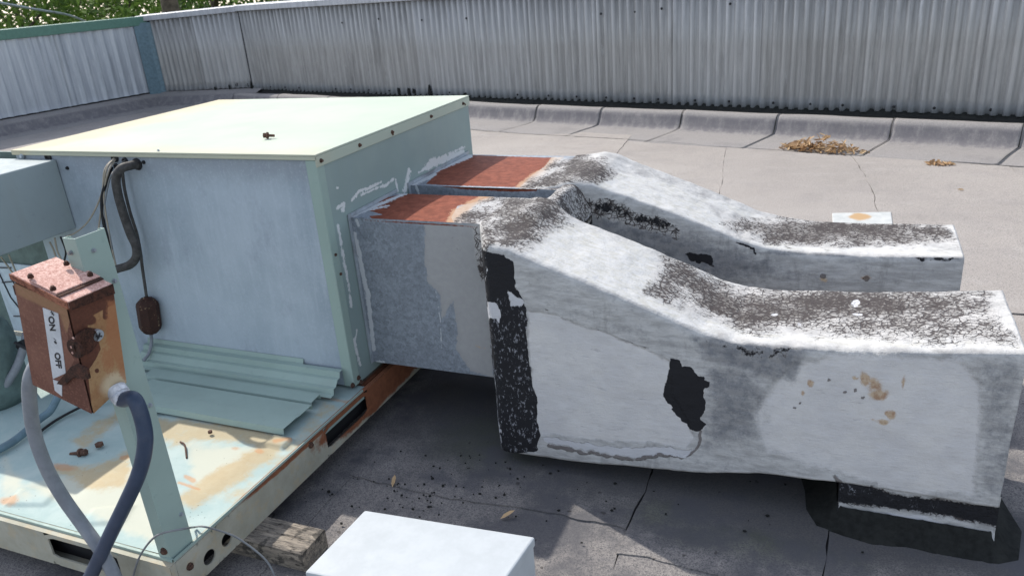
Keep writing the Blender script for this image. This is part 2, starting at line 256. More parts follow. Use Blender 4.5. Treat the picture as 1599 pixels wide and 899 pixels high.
gd = G('flaking rusty drier'); n_ = gd.noise(45, 5, .75); MT['drier'] = gd.out(gd.mix(gd.mr(gd.noise(38, 6, .85, gd.vec((1, 1, 1.5))), .60, .63), gd.mix(n_, (.02, .012, .01), (.07, .03, .022)), (.40, .27, .16)), .8, bump=n_, bs=.4); MT['cbox'] = m_green('grey-green control box', (.27, .315, .325), .8); MT['leafA'] = m_leaf('sunny green foliage', (.06, .12, .02), (.20, .30, .06)); MT['leafB'] = m_leaf('deep green foliage', (.03, .07, .018), (.10, .16, .04)); MT['dry'] = m_leaf('dry brown leaf', (.28, .16, .08), (.62, .44, .25), .2)
# ---------------------------------------------------------------- mesh helpers
def link(name, me, parent=None, label=None, cat=None, group=None, kind=None):
    o = bpy.data.objects.new(name, me); COL.objects.link(o)
    if parent is not None: o.parent = parent
    for k, v in (('label', label), ('category', cat), ('group', group), ('kind', kind)):
        if v: o[k] = v
    return o
def thing(name, label, cat, loc=(0, 0, 0), group=None, kind=None):
    o = link(name, None, None, label, cat, group, kind); o.location = [float(q) for q in loc]; return o
def base(o):
    p = Vector((0, 0, 0))
    while o is not None: p += o.location; o = o.parent
    return np.array(p)
class MB:
    def __init__(s): s.v = []; s.f = []
    def add(s, V, Fc): n = len(s.v); s.v += [tuple(map(float, q)) for q in V]; s.f += [tuple(i+n for i in f) for f in Fc]; return s
    def box(s, a, b, bev=0):
        (x0, y0, z0), (x1, y1, z1) = a, b
        V = [(x0,y0,z0),(x1,y0,z0),(x1,y1,z0),(x0,y1,z0),(x0,y0,z1),(x1,y0,z1),(x1,y1,z1),(x0,y1,z1)]
        return s.add(V, [(0,3,2,1),(4,5,6,7),(0,1,5,4),(1,2,6,5),(2,3,7,6),(3,0,4,7)])
    def hexa(s, V): return s.add(V, [(0,3,2,1),(4,5,6,7),(0,1,5,4),(1,2,6,5),(2,3,7,6),(3,0,4,7)])   # bottom ring then top ring
    def prism(s, pts, d):
        n = len(pts); pts = [np.array(p, float) for p in pts]; d = np.array(d, float)
        return s.add(pts+[p+d for p in pts], [tuple(range(n))[::-1], tuple(range(n, 2*n))]+[(i, (i+1)%n, n+(i+1)%n, n+i) for i in range(n)])
    def tube(s, P, r, n=12, cap=True):
        P = [np.array(p, float) for p in P]; rr = r if hasattr(r, '__len__') else [r]*len(P); V = []; up = None
        for i, p in enumerate(P):
            t = P[min(i+1, len(P)-1)]-P[max(i-1, 0)]; t /= np.linalg.norm(t)+1e-9
            if up is None: up = np.cross(t, [0, 0, 1.]) if abs(t[2]) < .9 else np.cross(t, [1., 0, 0])
            a = up-t*(up@t); a /= np.linalg.norm(a)+1e-9; up = a; b = np.cross(t, a)
            V += [p+rr[i]*(math.cos(2*math.pi*k/n)*a+math.sin(2*math.pi*k/n)*b) for k in range(n)]
        Fc = [(i*n+k, i*n+(k+1)%n, (i+1)*n+(k+1)%n, (i+1)*n+k) for i in range(len(P)-1) for k in range(n)]
        if cap: Fc += [tuple(range(n))[::-1], tuple(range((len(P)-1)*n, len(P)*n))]
        return s.add(V, Fc)
    def sheet(s, prof, x0, x1, ax=0, th=.0015):       # folded sheet: 2-D profile swept along x (ax 0) or y (ax 1)
        pr = [np.array(p, float) for p in prof]; n = len(pr); off = []
        for i in range(n):
            t = pr[min(i+1, n-1)]-pr[max(i-1, 0)]; t /= np.linalg.norm(t)+1e-9; off.append(pr[i]+th*np.array([-t[1], t[0]]))
        ring = pr+off[::-1]; m = len(ring)
        def P(q, e): return (e, q[0], q[1]) if ax == 0 else (q[0], e, q[1])
        V = [P(q, x0) for q in ring]+[P(q, x1) for q in ring]; Fc = [(i, (i+1)%m, m+(i+1)%m, m+i) for i in range(m)]
        for i in range(n-1): Fc += [(i, i+1, m-2-i, m-1-i), (m+m-1-i, m+m-2-i, m+i+1, m+i)]
        return s.add(V, Fc)
    def build(s, name, mat, parent=None, smooth=False, bevel=0, **k):
        me = bpy.data.meshes.new(name); B = base(parent) if parent is not None else np.zeros(3); B = B+np.array(k.pop('origin', (0, 0, 0)), float)
        me.from_pydata([tuple(np.array(v)-B) for v in s.v], [], s.f); me.materials.append(MT[mat] if isinstance(mat, str) else mat)
        if smooth: me.shade_smooth()
        me.update(); o = link(name, me, parent, **k); 
        if parent is None: o.location = tuple(B)
        if bevel:
            b = o.modifiers.new('bevel', 'BEVEL'); b.width = bevel; b.segments = 2; b.limit_method = 'ANGLE'
        return o
def spline(P, n=8):
    P = [np.array(p, float) for p in P]; Q = [2*P[0]-P[1]]+P+[2*P[-1]-P[-2]]; out = []
    for i in range(1, len(Q)-2):
        for k in range(n):
            t = k/n; a, b, c, d = Q[i-1:i+3]; out.append(.5*((2*b)+(-a+c)*t+(2*a-5*b+4*c-d)*t*t+(-a+3*b-3*c+d)*t**3))
    return out+[P[-1]]
# masks on dense sheets --------------------------------------------------------
def sdist(Q, pts, closed=True):
    pts = np.array(pts, float); n = len(pts); d = np.full(len(Q), 1e9); ins = np.zeros(len(Q), bool)
    for i in range(n if closed else n-1):
        a, b = pts[i], pts[(i+1) % n]; e = b-a; t = np.clip(((Q-a)@e)/(e@e+1e-9), 0, 1); d = np.minimum(d, np.hypot(*(Q-a-t[:, None]*e).T))
        if closed:
            c = (a[1] > Q[:, 1]) != (b[1] > Q[:, 1]); ins ^= c & (Q[:, 0] < (b[0]-a[0])*(Q[:, 1]-a[1])/(b[1]-a[1]+1e-12)+a[0])
    return np.where(ins, d, -d) if closed else -d
def area(Q, pts, soft=8.): return np.clip(.5+sdist(Q, pts)/(2*soft), 0, 1)
def stroke(Q, pts, w, soft=None): soft = soft or w; return np.clip(.5+(w+sdist(Q, pts, False))/(2*soft), 0, 1)
def blob(Q, c, r): return np.clip(1.2-np.hypot((Q[:, 0]-c[0])/r[0], (Q[:, 1]-c[1])/r[1])*.7, 0, 1)
def dense(name, V, Fc, mat, parent, layers, smooth=True, **k):
    V = np.asarray(V, float); me = bpy.data.meshes.new(name); B = base(parent) if parent is not None else 0
    me.from_pydata([tuple(v) for v in (V-B)], [], Fc); me.materials.append(MT[mat])
    for nm, chs in layers.items():
        a = me.attributes.new(nm, 'FLOAT_COLOR', 'POINT'); d = np.ones((len(V), 4), np.float32)
        for i in range(3): d[:, i] = chs[i] if i < len(chs) and chs[i] is not None else 0
        a.data.foreach_set('color', d.ravel())
    if smooth: me.shade_smooth()
    me.update(); return link(name, me, parent, **k)
def gridf(nu, nv, off=0): return [(off+i*nv+j, off+(i+1)*nv+j, off+(i+1)*nv+j+1, off+i*nv+j+1) for i in range(nu-1) for j in range(nv-1)]
def plane_grid(P0, U, V, nu, nv):
    a, b = np.meshgrid(np.linspace(0, 1, nu), np.linspace(0, 1, nv), indexing='ij'); a = a.ravel()[:, None]; b = b.ravel()[:, None]
    return np.array(P0)+a*np.array(U)+b*np.array(V)
def mxm(*a):
    r = a[0]
    for q in a[1:]: r = np.maximum(r, q)
    return r
# ================================================================ THE SETTING
me = MB(); me.add([(-90, -60, -4), (90, -60, -4), (90, 120, -4), (-90, 120, -4)], [(0, 1, 2, 3)]); me.build('ground', 'lawn', kind='structure')
WD = np.array([6.5, -1.7, 0]); WD /= np.linalg.norm(WD); WN = np.array([-WD[1], WD[0], 0])       # along / behind the long wall
K0 = np.array([-7.483, 8.722, 0])*.95; C0 = np.array([-9.005, 8.564, 0])*.95; LD = np.array([-.2, -.98, 0])*1.0; LD /= np.linalg.norm(LD)
KE = K0+WD*13.2; LE = C0+LD*5.2
body = [LE-[.35, 0, 0], C0+[-.35, .25, 0], K0+WN*.3, KE+WN*.3, (5.6, -3.2, 0), (-9.5, -3.2, 0)]
b = MB(); b.prism([(p[0], p[1], -4) for p in body], (0, 0, 3.985)); b.build('building_below', 'wall', label='rendered building that carries the flat roof', cat='building')
roof = MB(); roof.prism([(p[0], p[1], -.012) for p in body], (0, 0, .012)); roof = roof.build('roof', 'bitumen', kind='structure')
def tear(P, n, amp, s0):                                                   # ragged edge between two points
    a, b = np.array(P[0]), np.array(P[1]); t = np.linspace(0, 1, n)[:, None]; L = a+(b-a)*t; N = np.array([-(b-a)[1], (b-a)[0]]); N = N/np.linalg.norm(N); N = N*(1 if N[0]+.3*N[1] > 0 else -1)
    Z = np.zeros(n); w = (fbm(np.c_[L, Z], 3.2, 2)-.5)*3*amp+(fbm(np.c_[L, Z], 22, 2)-.5)*amp+(fbm(np.c_[L, Z+s0], 30, 2)-.5)*amp*.5; w[0] = w[-1] = 0; return L+w[:, None]*N
cols1 = [(-5.9, 7.35, -5.5, 2.9), (-4.9, 7.1, -4.5, 2.9), (-4.0, 6.85, -3.65, 2.9), (-3.2, 6.62, -2.85, 2.9), (-2.39, 6.42, -2.08, 2.9), (-1.58, 6.2, -1.31, 2.9), (-.79, 5.98, -.49, 2.9), (.04, 5.77, .37, 2.9), (.90, 5.56, 1.19, 2.9), (1.75, 5.33, 2.0, 2.9), (2.6, 5.1, 2.9, 2.9), (3.5, 4.9, 3.8, 2.9), (4.4, 4.7, 4.6, 2.9)]
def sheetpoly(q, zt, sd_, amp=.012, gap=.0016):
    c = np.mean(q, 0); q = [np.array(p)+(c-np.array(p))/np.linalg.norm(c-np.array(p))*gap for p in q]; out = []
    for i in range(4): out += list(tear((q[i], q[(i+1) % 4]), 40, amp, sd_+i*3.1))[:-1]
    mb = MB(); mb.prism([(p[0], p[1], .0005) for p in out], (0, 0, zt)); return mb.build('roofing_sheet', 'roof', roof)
k = 0
for i in range(len(cols1)-1):
    a, b = cols1[i], cols1[i+1]; k += 1
    def low(c): return (c[2]+(2.9-3.09)/(2.9-c[1])*0, 3.09)
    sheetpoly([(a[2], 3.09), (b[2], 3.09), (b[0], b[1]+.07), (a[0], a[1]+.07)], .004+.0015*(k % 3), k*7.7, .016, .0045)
xs2 = [-9.4, -8.3, -7.1, -6.0, -4.9, -3.8, -2.9, -2.05, -1.2, -.39, .055, .92, 1.8, 2.7, 3.7, 5.2]
for i in range(len(xs2)-1):
    y0 = .9 if xs2[i] < -1.3 else (1.52 if xs2[i] < -.4 else (1.43 if xs2[i] < .05 else 1.38)); k += 1
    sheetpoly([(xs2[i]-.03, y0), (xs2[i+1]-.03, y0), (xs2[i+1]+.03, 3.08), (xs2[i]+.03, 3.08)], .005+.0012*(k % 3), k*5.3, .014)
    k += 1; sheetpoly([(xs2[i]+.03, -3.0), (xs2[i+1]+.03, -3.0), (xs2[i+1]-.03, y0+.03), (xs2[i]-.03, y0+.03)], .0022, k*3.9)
for q in [[(-9.3, 3.1), (-5.52, 3.1), (-5.92, 7.3), (-9.0, 7.6)], [(-9.1, 7.62), (-5.95, 7.34), (-6.7, 8.1), (-8.9, 8.35)]]: sheetpoly(q, .004, 90)
# base flashing along the long wall: cant profile, one piece per lap
fd = MB(); wallr = thing('corrugated_parapet_wall', 'long weathered grey corrugated steel parapet wall running behind the rooftop unit and ducts', 'wall', K0)
lapx = [np.dot(onz(u, v, 0)[:2]-K0[:2], WD[:2]) for u, v in ((800, 205), (905, 210), (1025, 222), (1172, 235), (1352, 255), (1575, 262))]
laps = [0, .9, 1.8, 2.75, 3.6]+[l for l in lapx]+[lapx[-1]+.9*i for i in range(1, 6)]
prof = [(-.81, .001), (-.80, .0075), (-.56, .008), (-.41, .011), (-.365, .022), (-.338, .05), (-.318, .10), (-.30, .135), (-.275, .150), (-.235, .152), (-.21, .135), (-.03, .11)]
for i in range(len(laps)-1):
    a, b = laps[i], laps[i+1]+.012; n = max(6, int((b-a)/.03)); V = []; rs = random.random()*50
    for x in np.linspace(a, b, n):
        for j, (d, z) in enumerate(prof):
            wob = (vnoise(np.array([[x*2.1, d*3, 1.]]), 1, 5)[0]-.5)*.02*(j > 1)+(vnoise(np.array([[x*7, d*9, 4.]]), 1, 5)[0]-.5)*.008*(j > 2)+(.04*(vnoise(np.array([[x*1.3, 0, 3.]]), 2)[0]-.5) if j < 2 else 0)
            skew = .05*(j/len(prof)-.5)*0; P = K0+WD*(x-(.075*(1-j/4) if j < 4 else 0))+WN*(d+wob); V.append((P[0], P[1], z+(i % 2)*.003+wob*.3))
    m_ = len(prof); fcs = gridf(n, m_); mb = MB(); mb.add(V, fcs); o = mb.build('base_flashing', 'flash', wallr, smooth=True)
    so = o.modifiers.new('thick', 'SOLIDIFY'); so.thickness = .006; so.offset = -1
    lp = MB(); Vl = []                                                     # bitumen bleeding out along the lap
    for j in range(m_):
        q = np.array(V[j]); w_ = .002+.003*random.random(); Vl += [q-WD*w_+[0, 0, .0045], q+WD*w_+[0, 0, .006]]
    lp.add(Vl, gridf(m_, 2)); lp.build('lap_bead', 'tar', o)
sm_ = MB(); Vs = []
for x in np.linspace(-.1, 13.1, 500):
    q = K0+WD*x-WN*(.798+.05*(vnoise(np.array([[x*1.2, 0, 3.]]), 2)[0]-.5)); w_ = .002+.009*random.random()*(vnoise(np.array([[x*2., 1, 8.]]), 1)[0]); Vs += [q-WN*w_+[0, 0, .0092], q+WN*.002+[0, 0, .0095]]
sm_.add(Vs, gridf(500, 2)); sm_.build('flashing_seam', 'seamink', wallr)
tp = MB(); Vt = []
for x in np.linspace(-.1, 13.1, 200):
    P = K0+WD*x; a_ = .172+.02*random.random(); Vt += [P-WN*(a_+.042)+[0, 0, .134+.010*random.random()], P-WN*.12+[0, 0, .130], P-WN*.03+[0, 0, .128+.01*random.random()], P+WN*.02+[0, 0, .175]]
tp.add(Vt, gridf(200, 4)); tp.build('dark_gap_strip', 'tar', wallr)  # black strip painted in for the shaded, ragged-tarred gap below the sheets
bk = MB()
for A, B in ((C0-LD*.0, K0), (K0, KE)):
    D = (B-A)/np.linalg.norm(B-A); N = np.array([-D[1], D[0], 0]); bk.hexa([A+N*.03, B+N*.03, B+N*.16, A+N*.16]+[p+np.array([0, 0, 1.1]) for p in (A+N*.03, B+N*.03, B+N*.16, A+N*.16)])
bk.build('backing_boards', 'bitumen', wallr)
def corrugated(A, D, L, z0, z1, pitch, dep, mat, parent, kind=0, tilt=0):
    N = np.array([-D[1], D[0], 0]); n = int(round(L/pitch*8)); V = []
    if kind: N = -N
    for i in range(n+1):
        s = i/n*L; ph = s/pitch % 1
        h = dep*max(-1, min(1, 1.5*math.cos(2*math.pi*ph))) if kind == 0 else (-dep if ph < .14 or ph > .86 else (dep*.35 if .2 < ph < .8 else -dep*.3))
        h += .003*math.sin(s*9+A[0]*5)
        for z in (z0, z0+.1, (z0+z1)/2, z1): P = A+D*s+N*(h+tilt*(z-z0)+(.004*math.sin(s*13) if z == z0 else 0)); V.append((P[0], P[1], z))
    mb = MB(); mb.add(V, gridf(n+1, 4)); o = mb.build('corrugated_panel' if kind == 0 else 'ribbed_panel', mat, parent, smooth=(kind == 0)); so = o.modifiers.new('thick', 'SOLIDIFY'); so.thickness = .002; return o
s = 0; i = 0; tops = 1.15
while s < 13.1:
    w = .72+.06*random.random(); N = WN*(-.004*(i % 2)); zb = .150+.008*random.random()
    corrugated(K0+WD*s+N-WN*.002, WD, w+.05, zb, 1.12, .076, .0125, 'sheet', wallr, 0); s += w; i += 1
D2 = (K0-C0)/np.linalg.norm(K0-C0)
corrugated(C0+D2*.085, D2, .69, .174, 1.09, .076, .0125, 'sheet', wallr); corrugated(C0+D2*.745-np.array([0, .006, 0]), D2, .715, .179, 1.11, .076, .0125, 'sheet', wallr)
sc = MB()
for j in range(150):
    s = .08+j*.304*(1) ; 
    if s > 13: break
    for z in (.195, .93+.02*math.sin(j)):
        if random.random() < (.85 if z < .5 else .35): P = K0+WD*(s+random.uniform(-.05, .05))-WN*.018; sc.add([P+np.array([.011*math.cos(t), 0, .011*math.sin(t)])+WD*0+[0, 0, z] for t in np.linspace(0, 5.5, 7)]+[P-WN*.007+[0, 0, z]], [(q, (q+1) % 7, 7) for q in range(7)])
sc.build('screws', 'black', wallr, kind='stuff')
tarb = MB()
for (u, v, h) in ((625, 143, .05), (641, 143, .05), (648, 143, .03), (673, 143, .07), (728, 149, .04), (395, 137, .09), (388, 133, .03), (360, 136, .04), (372, 133, .03), (338, 139, .03)):
    P = onp(u, v, K0+[0, 0, .1], WN if u > 392 else (D2[1], -D2[0], 0)); q = np.array([0, 0, 0.]); 
    tarb.prism([P-WN*.016+WD*(.03*math.cos(t)*(.5+random.random()*.6))+np.array([0, 0, h*math.sin(t)*(.6+random.random()*.6)]) for t in np.linspace(0, 5.6, 9)], -WN*.002)
tarb.build('tar_splashes', 'tar', wallr, kind='stuff')
def coping(A, B, z, h, d, mat, parent, name='coping', zB=None):
    zz = [z, zB or z, zB or z, z]
    D = (B-A)/np.linalg.norm(B-A); N = np.array([-D[1], D[0], 0]); p = [A-N*.03, B-N*.03, B+N*d, A+N*d]; mb = MB()
    mb.hexa([q+np.array([0, 0, zz[i_]-h]) for i_, q in enumerate(p)]+[q+np.array([0, 0, zz[i_]+(.012 if i_ > 1 else 0)]) for i_, q in enumerate(p)]); return mb.build(name, mat, parent, bevel=.006)
coping(C0-D2*.1, K0+[-.02, 0, 0], 1.139, .067, .2, 'cope', wallr, zB=1.172); coping(K0+[-.01, 0, 0], K0+WD*2.6, 1.179, .067, .2, 'cope', wallr)
for i in range(4): coping(K0+WD*(2.59+i*2.7)-WN*.003*(i % 2), K0+WD*(2.6+(i+1)*2.7), 1.179+.002*(i % 2), .067, .2, 'cope', wallr)
# left parapet
wl = thing('ribbed_parapet_wall', 'short pale ribbed metal parapet wall with dark green cap at the left end of the roof', 'wall', C0)
for i in range(4): corrugated(C0+LD*(1.17*i+.05)+np.array([.003*(i % 2), 0, 0]), LD, 1.19, .188, 1.045, .139, .018, 'rib', wl, 1)
A = C0-LD*.02; B = LE; Nn = np.array([LD[1], -LD[0], 0])
m = MB(); m.hexa([A+[.04, 0, 1.025], B+[.04, 0, 1.025], B+[-.25, 0, 1.025], A+[-.25, 0, 1.025], A+[.045, 0, 1.135], B+[.045, 0, 1.135], B+[-.25, 0, 1.142], A+[-.25, 0, 1.135]]); m.build('cap', 'capgreen', wl, bevel=.006)
m = MB(); m.hexa([A+[-.02, 0, .01], B+[-.02, 0, .01], B+[-.2, 0, .01], A+[-.2, 0, .01], A+[-.02, 0, 1.0], B+[-.02, 0, 1.0], B+[-.2, 0, 1.0], A+[-.2, 0, 1.0]]); m.build('backing_boards', 'bitumen', wl)
m = MB(); m.hexa([C0+[-.01, -.17, .09], C0+[.05, -.02, .09], C0+[.10, .03, .09], C0+[-.05, .05, .09], C0+[-.01, -.17, 1.06], C0+[.05, -.02, 1.06], C0+[.10, .03, 1.06], C0+[-.05, .05, 1.06]]); m.build('corner_flashing', 'capteal', wl, bevel=.005)
for i in range(5):
    a, b = LD*(i*1.05), LD*((i+1)*1.05+.01); z_ = .002*(i % 2); V = []
    for e in (a, b):
        for d, z in ((.0, .17), (.05, .155), (.12, .12), (.16, .06), (.22, .018), (.40, .008), (.42, .001)): V.append(C0+e+np.array([d*.98, -.2*d, z+z_]))
    m = MB(); m.add(V, gridf(2, 7)); m.build('base_flashing', 'flash', wl, smooth=True)
# short cant in front of the kinked bay
V = []
for e in (C0, K0, K0+WD*.2):
    for d, z in ((0, .17), (-.06, .15), (-.15, .12), (-.20, .06), (-.27, .018), (-.50, .006), (-.51, .001)): V.append(e+np.array([0.12*d, d, z]))
m = MB(); m.add(V, gridf(3, 7)); m.build('corner_base_flashing', 'flash', wallr, smooth=True)

# ---------------------------------------------------------------- trees, pole, cable beyond the wall
def tree(loc, R, H, label, mat, seed):
    r = np.random.default_rng(seed); t = thing('broadleaf_tree', label, 'tree', loc, 'trees beyond the parapet'); m = MB(); L = np.array(loc, float)
    m.tube([L, L+[.1, 0, H*.25], L+[-.05, .1, H*.5], L+[.1, 0, H*.8]], [.17, .13, .09, .03], 8)
    for a in range(7): q = a*2.4; m.tube([L+[0, 0, H*(.28+.06*a)], L+[math.cos(q)*R*.4, math.sin(q)*R*.4, H*(.4+.06*a)], L+[math.cos(q)*R*.75, math.sin(q)*R*.75, H*(.5+.06*a)]], [.06, .04, .015], 6)
    m.build('trunk', 'bark', t, smooth=True)
    nc = 90; th = r.uniform(0, 6.28, nc); cz = r.uniform(-1, 1, nc); rr = r.uniform(.35, 1, nc)**.5; C_ = np.c_[np.cos(th)*np.sqrt(1-cz**2)*R, np.sin(th)*np.sqrt(1-cz**2)*R, cz*H*.36]*rr[:, None]+L+[0, 0, H*.62]
    n = 9000; ci = r.integers(0, nc, n); P = C_[ci]+r.normal(0, .30, (n, 3)); s_ = r.uniform(.05, .10, n); a = r.normal(0, 1, (n, 3)); a /= np.linalg.norm(a, axis=1)[:, None]; b_ = np.cross(a, r.normal(0, 1, (n, 3))); b_ /= np.linalg.norm(b_, axis=1)[:, None]
    V = np.stack([P-a*s_[:, None], P+b_*s_[:, None]*.45, P+a*s_[:, None], P-b_*s_[:, None]*.45], 1).reshape(-1, 3); tone = np.repeat(np.clip(r.uniform(0, 1, nc)[ci]*.6+r.uniform(0, .4, n), 0, 1), 4)
    dense('crown', V, [(4*i, 4*i+1, 4*i+2, 4*i+3) for i in range(n)], mat, t, {'m': (tone, None, None)}, smooth=False)
for i, (u, d, R, H, lb, mt) in enumerate([(-60, 17, 2.6, 8.4, 'large sunny green tree at the far left edge beyond the green-capped wall', 'leafA'), (90, 20, 2.8, 9.0, 'broad bright green tree left of the dark pole beyond the wall', 'leafA'),
        (200, 23, 3.0, 9.5, 'darker green tree directly behind the top of the dark pole', 'leafB'), (330, 18, 2.5, 8.2, 'bright green tree just right of the dark pole', 'leafA'), (440, 22, 2.8, 9, 'deep green tree furthest right above the grey coping', 'leafB'), (20, 28, 3.6, 10.5, 'far deep green tree behind the bright trees at left', 'leafB'), (280, 30, 4, 11, 'far tall green tree behind the others right of the pole', 'leafB')]):
    P = CP+ray(u, 5)*d; tree((P[0], P[1], -4), R, H, lb, mt, 20+i)
P = CP+ray(265, 5)*14.5; m = MB(); m.tube([(P[0]-.15, P[1], -4), (P[0], P[1], P[2]), (P[0]+.25, P[1], 5.5)], [.17, .155, .13], 14); o = m.build('utility_pole', 'bark', smooth=True, origin=(P[0], P[1], -4), label='dark wooden utility pole rising behind the roof corner', cat='pole')
m = MB(); a = CP+ray(20, 9)*13; b = CP+ray(118, 28)*15; m.tube(spline([a+(a-b)*3, a, b, b+(b-a)*.6-[0, 0, .3]], 6), .022, 6); m.build('overhead_cable', 'steel', origin=tuple(a), label='thin grey overhead cable crossing in front of the trees at far left', cat='cable')

# ================================================================ THE ROOFTOP UNIT
XR, XL, YF, YB, ZT, ZP = -1.325, -2.532, 1.74, 2.72, .882, .15
U = thing('rooftop_air_unit', 'big faded green rooftop air-conditioning unit with stained open base pan and bare corner post', 'air conditioner', (-1.93, 1.3, .06))
m = MB(); m.box((XL-.004, YF-.006, ZT-.006), (XR+.004, YB+.005, ZT)); m.box((XR+.0005, YF-.006, ZT-.036), (XR+.004, YB+.005, ZT-.0062)); m.box((XL-.004, YF-.006, ZT-.016), (XR+.004, YF-.003, ZT-.0062)); m.build('cabinet_top', 'top', U, bevel=.002)
m = MB(); m.box((XL, YF+.02, ZP+.005), (XR-.02, YB-.002, ZT-.008)); m.build('cabinet_body', 'green', U)
PT = lambda V: survey(V)
# right panel with smeared caulk
V = plane_grid((XR, YF-.002, ZP+.01), (0, YB-YF, 0), (0, 0, ZT-ZP-.046), 190, 140); Q = PT(V)
ck = mxm(stroke(Q, [(528, 325), (538, 318), (536, 330)], 3), stroke(Q, [(550, 313), (562, 298), (575, 295), (595, 285)], 2.6), stroke(Q, [(565, 305), (585, 296), (600, 290)], 2), stroke(Q, [(600, 292), (615, 280)], 2.4), stroke(Q, [(632, 300), (640, 265), (634, 298)], 3.2, 4), stroke(Q, [(622, 300), (618, 280)], 1.6),
   area(Q, [(662, 262), (672, 248), (700, 240), (727, 232), (729, 242), (700, 254), (668, 268)], 6), stroke(Q, [(655, 270), (690, 245), (726, 230)], 2, 3), stroke(Q, [(528, 352), (533, 380), (538, 410), (546, 450), (549, 480)], 2.6, 3.2), stroke(Q, [(553, 530), (560, 560), (563, 570)], 2.3), stroke(Q, [(558, 515), (553, 545)], 1.6), blob(Q, (528, 294), (3, 3)))
g_ = G('faded green enamel with caulk'); n_ = g_.noise(70, 5, .8, g_.vec((1, 1, .8))); a_ = g_.noise(2.5, 5, .6); st_ = g_.noise(7, 5, .65, g_.vec((3, 3, .4)))
c_ = g_.mix(g_.mr(a_, .3, .7), (.24, .31, .30), (.29, .36, .345)); c_ = g_.mix(g_.mul(g_.mr(st_, .45, .7), .25), c_, (.24, .31, .33)); c_ = g_.mix(g_.rag(g_.mul(g_.at('m', 0), .82), n_, 1.5, .05), c_, (.60, .62, .62)); MT['gcaulk'] = g_.out(c_, .55, bump=g_.add(g_.mul(n_, .2), g_.at('m', 0)), bs=.12)
dense('side_panel', V, gridf(190, 140), 'gcaulk', U, {'m': (ck, None, None)})
m = MB(); m.box((XR-.035, YF-.004, ZP+.01), (XR+.002, YF+.03, ZT-.0165)); m.build('corner_trim', 'green', U, bevel=.003)
m = MB(); m.box((XL+.004, YF+.001, ZP+.01), (XR-.036, YF+.018, ZT-.017)); m.build('front_panel', 'blue', U)
def screw(P, n, r=.006, mat='bolt', parent=U, name='screw'):
    P = np.array(P, float); n = np.array(n, float); m = MB(); m.tube([P-n*.002, P+n*.0015], r*1.5, 12); m.tube([P+n*.0015, P+n*.006], r, 6); return m.build(name, mat, parent)
for u, v in ((500, 240), (561, 220), (612, 201), (673, 177), (723, 157)): P = onx(u, v, XR+.005); screw((XR+.005, P[1], ZT-.021), (1, 0, 0), .004)
for u, v in ((612, 210), (725, 164), (531, 428), (523, 398)): P = onx(u, v, XR); screw(P, (1, 0, 0), .0045)
for u, v in ((560, 590), (551, 602), (564, 597)): P = onx(u, v, XR+.002); screw(P, (1, 0, 0), .0055)
for u, v in ((225, 254), (106, 263)): P = ony(u, v, YF); screw((P[0], YF, P[2]), (0, -1, 0), .004, 'black')
screw((-2.49, YF-.006, ZT-.02), (0, -1, 0), .006, 'steel')
P = ony(241, 236, YF-.006); screw((P[0], YF+.01, ZT), (0, 0, 1), .003, 'steel')
# rubber grommets round the pipe holes
def grommet(x, z, r, nm='grommet'):
    m = MB(); ring = [(r+.0035*math.cos(t), .0035*math.sin(t)) for t in np.linspace(0, 2*math.pi, 9)[:-1]]; n = 24
    V = [(x+q[0]*math.cos(a), YF-.001+q[1]*1.2, z+q[0]*math.sin(a)) for a in np.linspace(0, 2*math.pi, n+1)[:-1] for q in ring]; m.add(V, [(i*8+j, i*8+(j+1) % 8, ((i+1) % n)*8+(j+1) % 8, ((i+1) % n)*8+j) for i in range(n) for j in range(8)])
    m.tube([(x, YF+.003, z), (x, YF-.0005, z)], r, 20); m.build(nm, 'black', U, smooth=False)
for u, v, r in ((215, 257, .0155), (180, 247, .011), (196, 252, .008), (182, 260, .006), (76, 246, .011)): P = ony(u, v, YF); grommet(P[0], P[2], r)
# base pan with ridges, stains
x0, x1, y0, y1 = -3.6, -1.30, .965, 1.765; nx, ny = 420, 150
V = plane_grid((x0, y0, ZP), (x1-x0, 0, 0), (0, y1-y0, 0), nx, ny); Q = PT(V)
def pad(V, cx, cy, rx, ry, h, rot=0):   # pressed-in stiffening pad
    dx = (V[:, 0]-cx)*math.cos(rot)+(V[:, 1]-cy)*math.sin(rot); dy = -(V[:, 0]-cx)*math.sin(rot)+(V[:, 1]-cy)*math.cos(rot)
    q = np.maximum(np.abs(dx)/rx, np.abs(dy)/ry)**6; return h/(1+q**3)
V[:, 2] += pad(V, -1.56, 1.20, .17, .17, .004)+pad(V, -2.1, 1.2, .22, .17, .006)+pad(V, -1.368, 1.422, .033, .023, .013)+pad(V, -1.58, 1.035, .05, .03, .007, .4)+pad(V, -1.84, 1.03, .055, .03, .008, .3)-pad(V, -1.98, 1.50, .15, .1, .006)
V[:, 2] += .004*(fbm(V, 4, 2)-.5)+.006*np.exp(-((V[:, 1]-y0)/.012)**2)
och = mxm(area(Q, [(260, 665), (380, 655), (455, 690), (430, 720), (300, 800), (270, 780), (330, 740), (400, 700), (330, 685), (270, 700)], 10), area(Q, [(75, 735), (140, 725), (210, 700), (200, 765), (150, 770), (100, 745)], 10)*.9, area(Q, [(235, 650), (430, 668), (380, 690), (250, 690)], 8), blob(Q, (395, 775), (60, 22))*.6, area(Q, [(505, 620), (545, 640), (420, 760), (400, 750)], 9)*.55, area(Q, [(110, 690), (200, 620), (215, 640), (130, 710)], 9)*.8)
whi = mxm(area(Q, [(40, 760), (220, 720), (300, 830), (240, 850), (120, 800)], 15)*.9, area(Q, [(0, 690), (60, 780), (10, 800), (0, 800)], 12)*.6, area(Q, [(290, 690), (430, 700), (330, 790), (300, 780)], 14)*.7)
